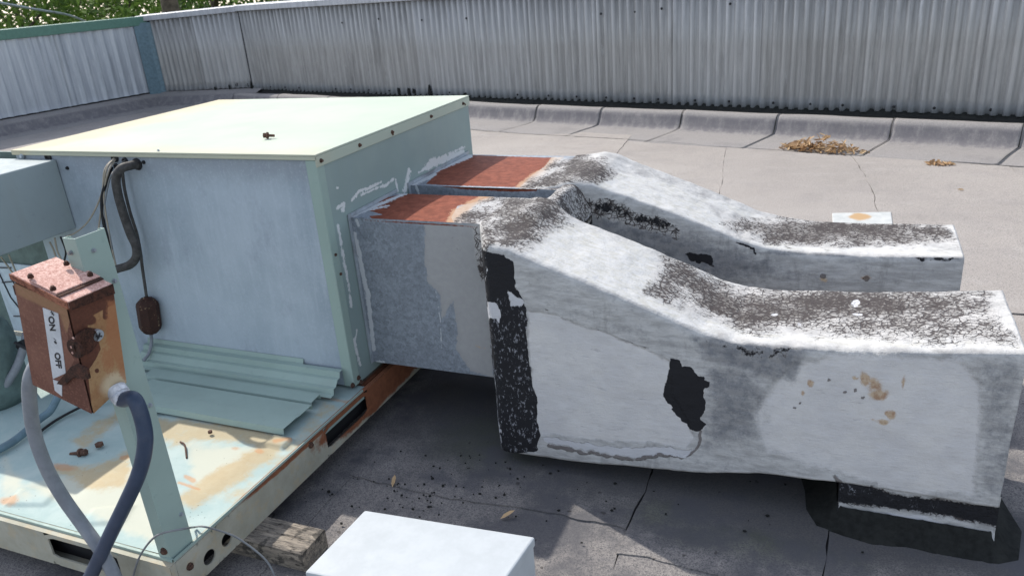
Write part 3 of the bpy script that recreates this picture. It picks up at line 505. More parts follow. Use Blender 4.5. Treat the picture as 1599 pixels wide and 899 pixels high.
rst = mxm(blob(Q, (15, 783), (14, 7)), blob(Q, (98, 731), (20, 5)), stroke(Q, [(290, 745), (303, 752)], 3), blob(Q, (405, 705), (7, 4)), stroke(Q, [(280, 755), (312, 766)], 2), stroke(Q, [(430, 695), (455, 690)], 3), blob(Q, (368, 702), (8, 4))*.7, stroke(Q, [(500, 620), (545, 628)], 3)*.7, stroke(Q, [(190, 715), (205, 712)], 3))
dense('base_pan', V, gridf(nx, ny), 'pan', U, {'m': (och, whi, rst)})
m = MB(); m.sheet([(y0-.012, ZP-.02), (y0-.012, ZP+.011), (y0-.0095, ZP+.011), (y0+.003, ZP-.002)], x0, -1.292); m.build('front_lip', 'green', U)
m = MB(); m.sheet([(-1.289, ZP-.02), (-1.289, ZP+.011), (-1.2915, ZP+.011), (-1.305, ZP-.002)], .955, YF-.01, 1); m.build('side_lip', 'green', U)
def strip_plate(mb, fmap, a, b, z0, z1, holes, th):
    # holes: ('r', s0, s1, za, zb) or ('o', s, z, rs, rz) sorted along s
    cur = a
    for h in holes:
        if h[0] == 'r': ha, hb = h[1]-.008, h[2]+.008
        else: ha, hb = h[1]-h[3]-.006, h[1]+h[3]+.006
        mb.add([fmap(cur, z0, 0), fmap(ha, z0, 0), fmap(ha, z1, 0), fmap(cur, z1, 0)], [(0, 1, 2, 3)])
        n = 32; inner = []; outer = []; cx, cz = (ha+hb)/2, (z0+z1)/2
        hs, hz = ((h[1]+h[2])/2, (h[3]+h[4])/2) if h[0] == 'r' else (h[1], h[2]); rs, rz = ((h[2]-h[1])/2, (h[4]-h[3])/2) if h[0] == 'r' else (h[3], h[4])
        for i in range(n):
            t = 2*math.pi*(i+.5)/n; c, s = math.cos(t), math.sin(t)
            if h[0] == 'r': k = 1/max(abs(c), abs(s)); inner.append((hs+rs*c*k, hz+rz*s*k))
            else: inner.append((hs+rs*c, hz+rz*s))
            k = 1/max(abs(c), abs(s)); outer.append((cx+(hb-ha)/2*c*k, cz+(z1-z0)/2*s*k))
        V = [fmap(s_, z_, 0) for s_, z_ in inner]+[fmap(s_, z_, 0) for s_, z_ in outer]+[fmap(s_, z_, th) for s_, z_ in inner]
        mb.add(V, [(i, (i+1) % n, n+(i+1) % n, n+i) for i in range(n)]+[(i, (i+1) % n, 2*n+(i+1) % n, 2*n+i) for i in range(n)]); 
        for cs, cz_ in ((ha, z0), (ha, z1), (hb, z0), (hb, z1)): pass
        cur = hb
    mb.add([fmap(cur, z0, 0), fmap(b, z0, 0), fmap(b, z1, 0), fmap(cur, z1, 0)], [(0, 1, 2, 3)])
m = MB(); strip_plate(m, lambda s, z, t: (-1.285-t, s, z), .953, 2.76, .06, ZP+.004, [('o', 1.043, .096, .019, .018), ('o', 1.102, .099, .017, .017), ('r', 1.52, 1.735, .083, .142), ('r', 2.15, 2.36, .083, .142)], .004)
m.add([(-1.2855, .953, ZP+.0042), (-1.2855, 2.76, ZP+.0042), (-1.302, 2.76, ZP+.0042), (-1.302, .953, ZP+.0042)], [(0, 1, 2, 3)]); m.box((-1.31, .956, .06), (-1.2865, 2.76, .063)); m.build('side_rail', 'rail', U)
m = MB(); strip_plate(m, lambda s, z, t: (s, .938+t, z), -3.6, -1.287, .06, ZP+.004, [('r', -2.5, -2.3, .085, .142), ('r', -1.675, -1.45, .085, .142)], .004)
m.add([(-3.6, .9378, ZP+.0045), (-1.2852, .9378, ZP+.0045), (-1.287, .965, ZP+.0045), (-3.6, .965, ZP+.0045)], [(0, 1, 2, 3)]); m.box((-3.6, .9395, .06), (-1.287, .975, .063)); m.box((-1.2868, .9385, .0605), (-1.2852, .9525, ZP+.004)); m.build('front_rail', 'rail', U)
for P in ((-1.283, .985, .118), (-1.283, 1.45, .142)): screw(P, (1, 0, 0), .006, 'bolt')
m = MB(); m.box((-3.6, 2.75, .06), (-1.29, 2.755, ZP)); m.box((-3.6, 1.0, ZP-.012), (-1.32, 2.7, ZP-.008)); m.build('underside', 'rail', U)
m = MB(); m.box((-1.325, .98, .064), (-1.320, 2.7, ZP-.013)); m.box((-3.6, .972, .064), (-1.326, .977, ZP-.013)); m.build('dark_hole_backing', 'black', U)  # black plates added behind the rails so the holes look dark
# corner post
py0 = .955; pz0, pz1 = ZP+.004, .905
m = MB(); pr = [(-1.322, py0+.012), (-1.330, py0+.012), (-1.331, py0), (-1.298, py0), (-1.297, py0+.066), (-1.309, py0+.067), (-1.309, py0+.060)]
n = len(pr); o_ = [(-1.322, py0+.0105), (-1.3285, py0+.0105), (-1.3285, py0+.002), (-1.300, py0+.002), (-1.299, py0+.0645), (-1.3075, py0+.0645), (-1.3075, py0+.060)]
ring = pr+o_[::-1]; M_ = len(ring); V = [(x, y, pz0) for x, y in ring]+[(x-.0, y, pz1) for x, y in ring]
m.add(V, [(i, (i+1) % M_, M_+(i+1) % M_, M_+i) for i in range(M_)]+[(M_+i, M_+i+1, 2*M_-2-i, 2*M_-1-i) for i in range(n-1)]); post = m.build('corner_post', 'green', U)
for z in (.80, .52, .24): screw((-1.2975, py0+.055, z), (1, 0, 0), .0035, 'steel', post)
for z, mt in ((.872, 'steel'),): screw((-1.318 if mt == 'x' else -1.2975, py0+.03, z), (1, 0, 0), .003, 'steel', post)
screw((-1.318, py0-.001, .877), (0, -1, 0), .003, 'steel', post); screw((-1.31, py0-.001, .18), (0, -1, 0), .006, 'bolt', post)
# control box and what lies below it
m = MB(); m.box((-2.72, 1.37, .619), (-2.34, YF-.001, .853)); m.build('control_box', 'cbox', U, bevel=.004)
m = MB(); m.box((-3.5, 1.80, ZP), (XL-.002, 1.81, .86)); m.build('inner_partition', 'partg', U)
m = MB(); a = onp(4, 436, (0, 1.795, 0), (0, 1, 0)); m.box((-2.93, 1.792, .155), (-2.60, 1.797, .44)); card = m.build('wiring_diagram', 'card', U)
m = MB()
for pl in ([(-2.9, .36), (-2.62, .40)], [(-2.9, .40), (-2.88, .30), (-2.84, .24)], [(-2.84, .38), (-2.8, .27), (-2.76, .22)], [(-2.72, .41), (-2.74, .33), (-2.70, .28), (-2.62, .27)], [(-2.9, .22), (-2.62, .24)], [(-2.78, .24), (-2.79, .17)], [(-2.9, .42), (-2.82, .425)], [(-2.66, .40), (-2.67, .30)]):
    m.tube([(x, 1.7905, z) for x, z in pl], .0028, 5)
m.build('printed_line', 'ink', card)
P = onz(-24, 560, .30); m = MB(); cx, cy = P[0], P[1]; zz = [(.09, ZP), (.10, ZP+.03), (.10, .36), (.092, .40), (.07, .43), (.03, .445), (.001, .447)]
m.tube([(cx, cy, z) for r, z in zz], [r for r, z in zz], 28); m.build('compressor', 'dome', U, smooth=True)
# pipes on the front panel
def pipe(name, pts, r, mat, parent=U, n=10, **k): m = MB(); m.tube(spline(pts, 7), r, n); return m.build(name, mat, parent, smooth=True, **k)
yy = 1.685; pp = lambda u, v, y: tuple(ony(u, v, y))
h = ony(215, 257, YF); sl = pipe('suction_line', [(h[0], 1.745, h[2]), pp(205, 259, 1.715), pp(190, 264, 1.69), pp(182, 278, 1.68), pp(184, 300, 1.68), pp(192, 330, 1.68), pp(204, 365, 1.68), pp(213, 385, 1.68), pp(213, 402, 1.675), pp(203, 414, 1.67), pp(185, 420, 1.66), pp(160, 428, 1.63)], .0135, 'foam')
h = ony(196, 252, YF); pipe('liquid_line', [(h[0], 1.745, h[2]), pp(192, 258, 1.725), pp(194, 290, 1.72), pp(203, 330, 1.72), pp(214, 365, 1.72), pp(220, 395, 1.72), pp(223, 420, 1.72), pp(230, 468, 1.715)], .0048, 'foam', n=8)
c1, c2 = ony(229, 466, 1.71), ony(237, 520, 1.71); d_ = c2-c1; m = MB(); m.tube([c1+d_*t for t in (-.03, .01, .03, .12, .2, .8, .9, .97, .99, 1.04)], [.008, .010, .022, .033, .0355, .0355, .031, .022, .010, .006], 8); m.build('filter_drier', 'drier', U)
pipe('drain_tube', [pp(236, 521, 1.71), pp(237, 535, 1.71), pp(233, 552, 1.69), pp(225, 563, 1.66)], .0055, 'pvc', n=8)
for j, pts in enumerate([[(180, 248), (168, 262), (162, 290), (158, 330), (154, 360), (152, 376)], [(181, 249), (170, 268), (163, 300), (165, 330), (172, 370), (178, 400), (184, 425)], [(179, 247), (164, 266), (160, 300), (148, 330), (135, 350), (118, 364), (104, 370)], [(183, 262), (174, 275), (168, 296), (163, 330), (168, 350), (176, 390)]]):
    pipe('wire', [(ony(u, v, 1.74 if i == 0 else 1.70)) for i, (u, v) in enumerate(pts)], .0028, 'wire' if j != 3 else 'lead', n=6)
pipe('black_cable', [pp(175, 262, 1.735), pp(168, 280, 1.705), pp(160, 310, 1.70), pp(162, 345, 1.70), pp(170, 380, 1.70), pp(176, 405, 1.70)], .0055, 'black', n=8)
for pts in ([(78, 378), (84, 390), (88, 402)], [(95, 370), (103, 392), (101, 408)], [(2, 402), (12, 415), (24, 432)], [(14, 398), (20, 412), (26, 426)], [(86, 372), (90, 392), (96, 405)]): pipe('loose_wire', [ony(u, v, 1.66) for u, v in pts], .0032, 'wire' if pts[0][0] != 95 else 'black', n=6)
pipe('drain_hose', [pp(42, 520, 1.45), pp(36, 548, 1.42), pp(20, 585, 1.38), pp(-15, 630, 1.33), pp(-60, 660, 1.3)], .0125, 'pvc')
m = MB(); a, b = ony(24, 535, 1.41), ony(44, 546, 1.41); m.tube([a, b], .005, 6); m.tube([ony(33, 540, 1.43), ony(43, 536, 1.43)], .016, 10); m.build('hose_clip', 'black', U)
pipe('pan_pipe', [onz(-30, 715, .17), onz(20, 690, .172), onz(62, 655, .18), onz(80, 640, .19), onz(95, 610, .23)], .0115, 'capteal')
pipe('pan_tube', [onz(55, 680, .165), onz(90, 655, .165), onz(135, 632, .165), onz(180, 617, .165)], .004, 'black', n=6)

# loose folded covers lying on the pan
m = MB(); m.sheet([(1.738, .236), (1.734, .222), (1.716, .220), (1.712, .205), (1.700, .203)], -2.15, -1.50); m.build('folded_flashing', 'green', label='shorter narrow green folded strip leaning highest against the front panel', cat='metal strip', group='loose green metal strips on the pan')
m = MB(); m.sheet([(1.730, .222), (1.714, .221), (1.710, .204), (1.698, .202), (1.684, .186), (1.672, .184), (1.668, .168), (1.652, .166)], -2.15, -1.352); m.build('folded_flashing', 'green', label='long stepped green metal strip lying against the foot of the front panel', cat='metal strip', group='loose green metal strips on the pan')
m = MB(); m.sheet([(1.648, .162), (1.646, .178), (1.604, .174), (1.602, .164)], -2.05, -1.385); o = m.build('folded_flashing', 'green', label='narrow green channel strip lying between the stepped strip and the wide sheet', cat='metal strip', group='loose green metal strips on the pan')
m = MB(); m.sheet([(1.590, .160), (1.588, .176), (1.520, .1745), (1.518, .177), (1.455, .1755), (1.452, .157)], -2.0, -1.373); m.build('cover_sheet', 'green', label='widest flat green cover sheet lying nearest the viewer on the stained pan', cat='metal sheet', group='loose green metal strips on the pan')
# small things lying about on the unit
def bolt(P, d, r, label, L=.03, mat='bolt', name='rusty_bolt'):
    P = np.array(P, float); d = np.array(d, float); d /= np.linalg.norm(d); m = MB(); m.tube([P, P+d*L*.3], r*1.9, 6); m.tube([P+d*L*.3, P+d*L*.42], r*2.5, 12); m.tube([P+d*L*.42, P+d*L], r, 8); m.build(name, mat, origin=tuple(P), label=label, cat='bolt')
P = onz(412, 212, ZT+.012); bolt(P, (1, .35, -.1), .0042, 'rusty hex bolt lying on the sunlit cabinet top', .034)
P = onz(135, 706, ZP+.012); bolt(P, (-.9, -.25, -.12), .005, 'dark bolt lying in the shaded stain on the pan', .05)
P = onz(156, 696, ZP+.008); m = MB(); m.tube([P, P+[.0, .0, .008]], .012, 6); m.build('rusty_nut', 'bolt', origin=tuple(P), label='dark nut lying beside the bolt on the pan', cat='nut')
P = onz(329, 676, ZP+.007); m = MB(); m.tube([P, P+[0, 0, .007]], .006, 8); m.build('small_nut', 'bolt', origin=tuple(P), label='small rusty nut on the sunny part of the pan', cat='nut')
m = MB(); m.tube(spline([onz(282, 690, ZP+.006), onz(289, 695, ZP+.012), onz(292, 715, ZP+.006)], 5), .0025, 6); m.build('bent_wire', 'bolt', origin=tuple(onz(289, 700, ZP)), label='short bent wire stub standing on the pan right of the post', cat='wire')
# ================================================================ DISCONNECT SWITCH
A = np.array([[math.cos(-.06)*math.cos(.23), 0, 0]]) ; sc_ = .925
import itertools
Re = Matrix.Rotation(-.0605, 3, 'Z') @ Matrix.Rotation(.2304, 3, 'Y') @ Matrix.Rotation(.0424, 3, 'X'); AX = np.array(Re)
O_ = CP+(np.array([-1.3536, .9446, .7704])-CP)*sc_
nd, ns, nt = AX[:, 1], AX[:, 0], AX[:, 2]                                   # door (-nd faces us), side (+ns), up
pd = lambda u, v, off=0.: onp(u, v, O_-nd*off, nd); ps = lambda u, v, off=0.: onp(u, v, O_+ns*off, ns)
LT, NT, NB, LB = pd(24, 441), pd(105.5, 478), pd(146, 645.5), pd(53.5, 600); RT, RB = ps(176.5, 452), ps(197, 597)
dT, dB = RT-NT, RB-ps(146, 645.5)
SW = thing('disconnect_switch', 'rusted electrical disconnect switch box with white ON OFF strip in front of the post', 'switch box', (LB+NB)/2, None)
up_ = (NT-NB)/np.linalg.norm(NT-NB); sdv = dT/np.linalg.norm(dT); out = (NT-LT)/np.linalg.norm(NT-LT)
m = MB(); m.hexa([LB, NB, NB+dB, LB+dB, LT, NT, NT+dT, LT+dT]); m.build('case', 'dark_rust', SW)
nu, nv = 60, 110
def quad_grid(a, b, c, d, nu, nv, off):                                     # a,b bottom; d,c top
    s_, t_ = np.meshgrid(np.linspace(0, 1, nu), np.linspace(0, 1, nv), indexing='ij'); s_ = s_.ravel()[:, None]; t_ = t_.ravel()[:, None]
    return (a*(1-s_)+b*s_)*(1-t_)+(d*(1-s_)+c*s_)*t_+off
V = quad_grid(LB, NB, NT, LT, nu, nv, -nd*.0025); Q = PT(V)
m0 = mxm(area(Q, [(60, 560), (84, 585), (84, 625), (52, 605)], 4)*.25, area(Q, [(118, 560), (150, 560), (150, 660), (96, 640), (97, 600)], 3), area(Q, [(110, 500), (140, 500), (140, 580), (122, 570), (106, 545), (106, 515)], 3)); m1 = mxm(area(Q, [(20, 430), (110, 478), (112, 500), (80, 485), (28, 460)], 6), area(Q, [(92, 488), (110, 495), (112, 520), (102, 520)], 5)*.8)
dense('door', V, gridf(nu, nv), 'door', SW, {'m': (m0, m1, None)}, label='brown rusted front door of the switch box')
V = quad_grid(NB, NB+dB, NT+dT, NT, nu, nv, ns*.0015); Q = PT(V)
m0 = mxm(area(Q, [(104, 478), (180, 455), (180, 475), (150, 490), (128, 500), (118, 560), (112, 560)], 3), area(Q, [(112, 520), (122, 510), (150, 513), (158, 545), (150, 562), (138, 580), (146, 660), (118, 560)], 3), blob(Q, (140, 500), (10, 8)), stroke(Q, [(165, 470), (165, 495)], 4), blob(Q, (152, 579), (4, 4)), area(Q, [(112, 500), (135, 500), (140, 520), (115, 530)], 3)); m1 = blob(Q, (185, 602), (26, 24)); m2 = mxm(area(Q, [(168, 470), (182, 470), (200, 600), (190, 590), (165, 530)], 8), blob(Q, (170, 560), (16, 30))*.7)
dense('side', V, gridf(nu, nv), 'side', SW, {'m': (m0, m1, m2)}, label='rust-stained ochre side of the switch box')
# lid
e = .004; l0, l1, l2, l3 = pd(16.5, 427, e), pd(104, 471, e), None, None; l1s = l1+ns*e; l2 = onp(175.5, 443, l1s, ns); l3 = l0+(l2-l1s)
th = -up_*.018; m = MB(); m.hexa([l0+th*.62, l1s+th*.8, l2+th*1.1, l3+th, l0, l1s, l2, l3]); lid = m.build('lid', 'lid', SW, bevel=.0015)
g4 = [l0+(l1s-l0)*a+(l2-l1s)*b+up_*.0008 for a, b in ((.32, .02), (.80, .02), (.80, 1.0), (.32, 1.0))]; m = MB(); m.hexa(g4+[q+up_*.004 for q in g4]); m.build('hub_plate', 'lid', lid, bevel=.001)
m = MB(); mm = [l0+(l1s-l0)*.8+up_*.0008, l0+(l1s-l0)*.86+up_*.0008]; m.hexa([mm[0], mm[1], mm[1]+(l2-l1s), mm[0]+(l2-l1s)]+[q+up_*.002 for q in (mm[0], mm[1], mm[1]+(l2-l1s), mm[0]+(l2-l1s))]); m.build('lid_seam', 'dark_rust', lid)
m = MB(); m.hexa([l1s+th*.9+ns*.0012, l2+th*1.15+ns*.0012, l2+th*1.15+ns*.003, l1s+th*.9+ns*.003, l1s+ns*.0012, l2+ns*.0012, l2+ns*.003, l1s+ns*.003]); m.build('lid_skirt', 'dark_rust', lid)
m = MB(); m.hexa([l0+th*.62-nd*.0012, l1s+th*.8-nd*.0012, l1s+th*.8-nd*.003, l0+th*.62-nd*.003, l0-nd*.0012, l1s-nd*.0012, l1s-nd*.003, l0-nd*.003]); m.build('lid_skirt', 'rust', lid)
for u, v in ((48, 431), (83, 450), (104, 411), (141, 428)): P = onp(u, v, l0+up_*.006, up_); m = MB(); m.tube([P-up_*.004, P+up_*.001], .0052, 10); m.tube([P+up_*.001, P+up_*.004], .0036, 6); m.build('screw', 'dark_rust', lid)
# white strip with lettering
f0, f1, f2, f3 = pd(67, 481, .0035), pd(91, 490, .0035), pd(103, 583, .0035), pd(83, 592, .0035)
m = MB(); m.hexa([f3, f2, f2+nd*.001, f3+nd*.001, f0, f1, f1+nd*.001, f0+nd*.001]); lab = m.build('label_strip', 'tag', SW)
m = MB(); q = [pd(u, v, .0035) for u, v in ((83, 593), (97, 598), (97, 619), (86, 610))]; m.hexa([q[3], q[2], q[2]+nd*.001, q[3]+nd*.001, q[0], q[1], q[1]+nd*.001, q[0]+nd*.001]); m.build('white_square', 'tag', SW)
dn = (f3+f2-f0-f1); dn /= np.linalg.norm(dn); ac = np.cross(-nd, dn); ac = -ac if ac@(f1-f0) > 0 else ac      # text x runs down the strip, letter tops point right
def text(s_, u, v, size, shear=.15, ext=.0004, parent=lab, bold=.0):
    c = bpy.data.curves.new('lettering', 'FONT'); c.body = s_; c.size = size; c.align_x = 'CENTER'; c.align_y = 'CENTER'; c.shear = shear; c.extrude = ext; c.offset = bold
    c.materials.append(MT['ink']); P = pd(u, v, .0038); X = dn; Z = -nd; Y = np.cross(Z, X); o = bpy.data.objects.new('tmp', c); COL.objects.link(o); bpy.context.view_layer.update(); me = bpy.data.meshes.new_from_object(o.evaluated_get(bpy.context.evaluated_depsgraph_get())); bpy.data.objects.remove(o); o = link('lettering', me, parent)
    o.matrix_local = Matrix([[X[i], Y[i], Z[i], P[i]-base(parent)[i]] for i in range(3)]+[[0, 0, 0, 1]]); return o
text('ON', 81.5, 508, .0215, -.5, bold=.0006); text('OFF', 91, 565, .0215, -.5, bold=.0006); text('*', 79.5, 487, .022); text('/ ®', 86.5, 533, .009, 0)
# lever hub, handle and knob on the corner
P = ps(132, 533, .003); m = MB(); m.tube([P, P+ns*.006], .026, 20); hub = m.build('lever_hub', 'dark_rust', SW, bevel=.001)
hp = [pd(u, v, .005) for u, v in ((91, 598), (113, 572), (124, 567), (140, 575), (143, 590), (136, 592), (118, 588), (103, 601))]; m = MB(); m.prism(hp, -nd*.004); m.build('lever_handle', 'dark_rust', SW, bevel=.001)
m = MB(); c_ = pd(121, 543, .004); m.tube([c_, c_-nd*.007], .019, 18); hb = m.build('lever_boss', 'dark_rust', SW, bevel=.001)
for u, v in ((115, 528), (112, 542), (114, 551)): P = pd(u, v, .0115); m = MB(); m.tube([P, P-nd*.001], .0026, 8); m.build('rivet', 'lid', hb)
P = ps(153, 524, .006); kn = MB(); kn.tube([P-ns*.006, P+ns*.003], .0118, 16); kn = kn.build('knockout', 'steel', SW, bevel=.001)
for a_ in (0, 1.57): m = MB(); dd = (up_*math.cos(a_+.5)+sdv*math.sin(a_+.5))*.006; m.tube([P+ns*.0035-dd, P+ns*.0035+dd], .0016, 6); m.build('cross_slot', 'ink', kn)
m = MB(); P = pd(22, 447, .0); m.hexa([P+q for q in (-out*.004-up_*.02, out*.004-up_*.02, out*.004-up_*.02+sdv*.02, -out*.004-up_*.02+sdv*.02, -out*.004, out*.004, out*.004+sdv*.02, -out*.004+sdv*.02)]); m.build('hinge', 'dark_rust', SW)
P = ps(150, 530, 0); 
# fitting + conduits
F0 = ps(178, 607, .0); fd_ = ns*.8-up_*.30-nd*.15; fd_ /= np.linalg.norm(fd_)
m = MB(); m.tube([F0-ns*.002, F0+ns*.006], [.0235, .022], 20); m.tube([F0+ns*.006, F0+ns*.006+fd_*.016], [.0205, .0195], 20); m.tube([F0+fd_*.020, F0+fd_*.034], [.0185, .017], 20)
cf = thing('flexible_conduit', 'dark blue-grey flexible conduit leaving the right side of the switch box through white putty', 'conduit', tuple(F0)); m.build('sealed_fitting', 'putty', cf, smooth=False)
E1 = F0+fd_*.032; yf = E1[1]; L_ = [E1, pd(0, 0)*0+ony(205, 612, yf-.005)] ; pts = [F0+fd_*.024, E1]+[ony(u, v, y) for u, v, y in ((211, 625, yf-.005), (225, 665, yf-.012), (226.5, 700, yf-.02), (217, 740, yf-.03), (196, 787, yf-.04), (170, 840, yf-.05), (145, 893, yf-.06), (120, 945, yf-.07), (95, 1000, yf-.075), (70, 1060, yf-.08))]
m = MB(); m.tube(spline(pts, 8), .0152, 20); m.build('hose', 'conduit', cf, smooth=True)
yb_ = .905; pts = [ony(u, v, y) for u, v, y in ((62, 560, .93), (48, 590, yb_), (47, 630, yb_), (55, 680, yb_), (73, 730, yb_), (98, 775, yb_), (130, 820, yb_), (158, 860, yb_-.01), (182, 905, yb_-.02), (200, 960, yb_-.03), (215, 1030, yb_-.03))]
m = MB(); m.tube(spline(pts, 8), .0140, 20); m.build('plastic_conduit', 'pvc', smooth=True, origin=tuple(pts[-1]), label='light grey plastic conduit curving down from behind the left of the switch box', cat='conduit')
pts = [ony(u, v, .93) for u, v in ((205, 915), (214, 880), (225, 858), (240, 840), (256, 832))]+[ony(290, 825, .945), ony(303, 823, 1.06), onp(318, 822, (-1.27, 0, 0), (1, 0, 0)), onx(345, 829, -1.255), onx(370, 839, -1.23), onx(400, 860, -1.19), onx(420, 880, -1.16), onx(432, 905, -1.14)]
m = MB(); m.tube(spline(pts, 6), .0024, 8); m.build('thin_cable', 'lead', smooth=True, origin=tuple(pts[0]), label='thin grey cable looped round the foot of the corner post', cat='cable')

# ================================================================ SLEEPER, FOREGROUND BOX
m = MB(); xa, xb, ya, yb2, zs = -2.9, -1.112, 1.152, 1.245, .0595; xsn = np.r_[np.linspace(xa, -1.6, 6), np.linspace(-1.55, xb, 40)]; V = []
prs = [(ya, .004), (ya, zs*.5), (ya, zs-.004), (ya+.004, zs)]+[(ya+.004+(yb2-ya-.008)*t, zs) for t in np.linspace(.06, .94, 22)]+[(yb2-.004, zs), (yb2, zs-.004), (yb2, .004)]
for x in xsn:
    for j, (y, z) in enumerate(prs):
        gr = 0
        if 3 < j < 26: gr = -.006*math.exp(-((y-1.198-.004*math.sin(x*11))/.0022)**2)-.003*math.exp(-((y-1.222+.003*math.sin(x*17))/.0016)**2)-.003*math.exp(-((y-1.17)/.0015)**2)
        V.append((x+(.003*vnoise(np.array([[y*40, z*40, 3.]]), 1)[0] if x == xb else 0), y, z+gr+.001*vnoise(np.array([[x*9, y*30, 0.]]), 2)[0]))
mm = len(prs); m.add(V, gridf(len(xsn), mm)+[tuple(range((len(xsn)-1)*mm, len(xsn)*mm))]); m.build('timber_sleeper', 'wood', origin=(-1.3, 1.2, 0), label='weathered split timber block sticking out under the corner of the unit', cat='timber')
zt_ = .26; bl, br, fl = onz(570, 796, zt_), onz(836, 838, zt_), onz(476, 893, zt_); fr = fl+(br-bl)*.98
HB = thing('sheet_metal_box', 'pale grey sheet-metal box whose top corner pokes into the bottom of the picture', 'metal box', ((bl[0]+fr[0])/2, (bl[1]+fr[1])/2, .0))
dz = np.array([0, 0, -.235]); m = MB(); sh = [q+(((bl+fr)/2)-q)*.015 for q in (fl, fr, br, bl)]; m.hexa([q+dz for q in sh]+[q-[0, 0, .004] for q in sh]); m.build('body', 'hood', HB, bevel=.004)
m = MB(); m.hexa([q+[0, 0, -.022] for q in (fl, fr, br, bl)]+[fl, fr, br, bl]); m.build('lid', 'hood', HB, bevel=.004)
m = MB(); m.hexa([q*[1, 1, 0]+[0, 0, .001] for q in sh]+[q*[1, 1, 0]+[0, 0, .03] for q in sh]); m.build('foot', 'bitumen', HB)

# ================================================================ DUCTS
def metal_duct(parent, y0, y1, z0, z1, x1, top, front, tN, fN):
    nx = 130; V = plane_grid((XR, y0, z1), (x1-XR, 0, 0), (0, y1-y0, 0), nx, 90); V[:, 2] += .003*np.sin((V[:, 0]-XR)*7)*np.sin((V[:, 1]-y0)/(y1-y0)*3.14); Q = PT(V); dense('top_sheet', V, gridf(nx, 90), 'galv', parent, {'m': top(Q), 'n': tN(Q)})
    V = plane_grid((XR, y0, z0), (x1-XR, 0, 0), (0, 0, z1-z0), nx, 120); Q = PT(V); dense('front_sheet', V, gridf(nx, 120), 'galv', parent, {'m': front(Q), 'n': fN(Q)})
    m = MB(); m.box((XR, y0+.002, z0), (x1, y1, z0+.002)); m.box((XR, y1-.002, z0+.003), (x1, y1, z1-.001)); m.build('back_and_bottom_sheet', 'steel', parent)
    m = MB(); m.box((XR+.002, y0-.014, z0), (XR+.005, y0-.001, z1+.012)); m.box((XR+.002, y0-.0009, z1+.001), (XR+.005, y1+.012, z1+.012)); m.build('mounting_flange', 'steel', parent)
def lump(V, N, a=.004): return V+N*((fbm(V, 9, 3, 3)-.5)*a*2.2+(fbm(V, 45, 2, 9)-.5)*a*.8)[:, None]
def boot(parent, yf, yb, xs, zt, zb, yfo, lay, name='boot', crown=None):
    # a closed lumpy duct: for every station an outline front-bottom -> front -> top -> back -> bottom
    nf, ntp, nb, nbo = 74, 66, 22, 10; V = []; N = []; side = []; r = .012
    for x in xs:
        a0, a1, b0, b1 = zb(x), zt(x), yf(x), yb(x); ring = []
        for t in np.linspace(0, 1, nf): ring.append((b0, a0+r*0+(a1-r-a0)*t, -1, 0, 0))
        for t in np.linspace(.06, 1, ntp): ring.append((b0+r+(b1-b0-2*r)*t-r*(1-t), a1, 0, 1, 1))
        ring[nf-1] = (b0+.002, a1-r, -1, .2, 0); ring.insert(nf, (b0+.0035, a1-.0035, -.7, .7, 0))
        for t in np.linspace(0, 1, nb): ring.append((b1, a1-r-(a1-r-a0)*t, 1, 0, 2))
        for t in np.linspace(.08, .92, nbo): ring.append((b1-(b1-b0)*t, a0, 0, -1, 3))
        for y, z, ny_, nz, sd_ in ring: V.append((x, y, z)); N.append((0, ny_, nz)); side.append(sd_)
    V = np.array(V); N = np.array(N, float); side = np.array(side); n = nf+ntp+nb+nbo+1
    if crown is not None: V[:, 2] += np.where(side == 1, 1, .0)*crown(V)
    V = lump(V, N); V[:, 0] += (fbm(V, 20, 2, 5)-.5)*.004
    # belly of the seams: thick mastic along the edges
    ns_ = len(xs); Fc = [(i*n+j, i*n+(j+1) % n, (i+1)*n+(j+1) % n, (i+1)*n+j) for i in range(ns_-1) for j in range(n)]
    c0, c1 = V[:n].mean(0), V[-n:].mean(0); V = np.vstack([V, c0, c1]); side = np.r_[side, 9, 9]; M0 = ns_*n
    Fc += [(j, M0, (j+1) % n) for j in range(n)]+[((ns_-1)*n+j, (ns_-1)*n+(j+1) % n, M0+1) for j in range(n)]
    Q = PT(V); return dense(name, V, Fc, 'boot', parent, lay(Q, side, V))
def ragq(Q, V, a=13, b=6): return Q+np.c_[fbm(V, 14, 2, 31)-.5, fbm(V, 14, 2, 77)-.5]*a+np.c_[fbm(V, 70, 2, 5)-.5, fbm(V, 70, 2, 9)-.5]*b
pl = lambda xs_, ys_: (lambda x: float(np.interp(x, xs_, ys_)))
# ---- front duct
D1 = thing('roof_duct', 'nearer white-coated roof duct with a black tar blob on its side', 'duct', (-.4, 1.85, 0), 'two parallel roof ducts leaving the unit')
def t1(Q):
    rust = area(Q, [(595, 312), (640, 300), (730, 300), (770, 306), (745, 316), (715, 322), (705, 340), (712, 353), (660, 352), (585, 346), (577, 338), (600, 336), (578, 330)], 3)
    return (rust, area(Q, [(790, 300), (1000, 290), (1000, 360), (780, 360)], 6), mxm(stroke(Q, [(548, 343), (600, 345)], 2, 3), stroke(Q, [(566, 330), (608, 322)], 2, 3), stroke(Q, [(545, 340), (635, 302)], 3, 3)))
def t1n(Q): cr = area(Q, [(748, 312), (775, 306), (900, 300), (900, 370), (700, 360), (712, 340), (735, 325)], 6); return (cr*.8, area(Q, [(695, 352), (705, 330), (750, 306), (775, 304), (770, 312), (740, 322), (722, 350)], 6), None)
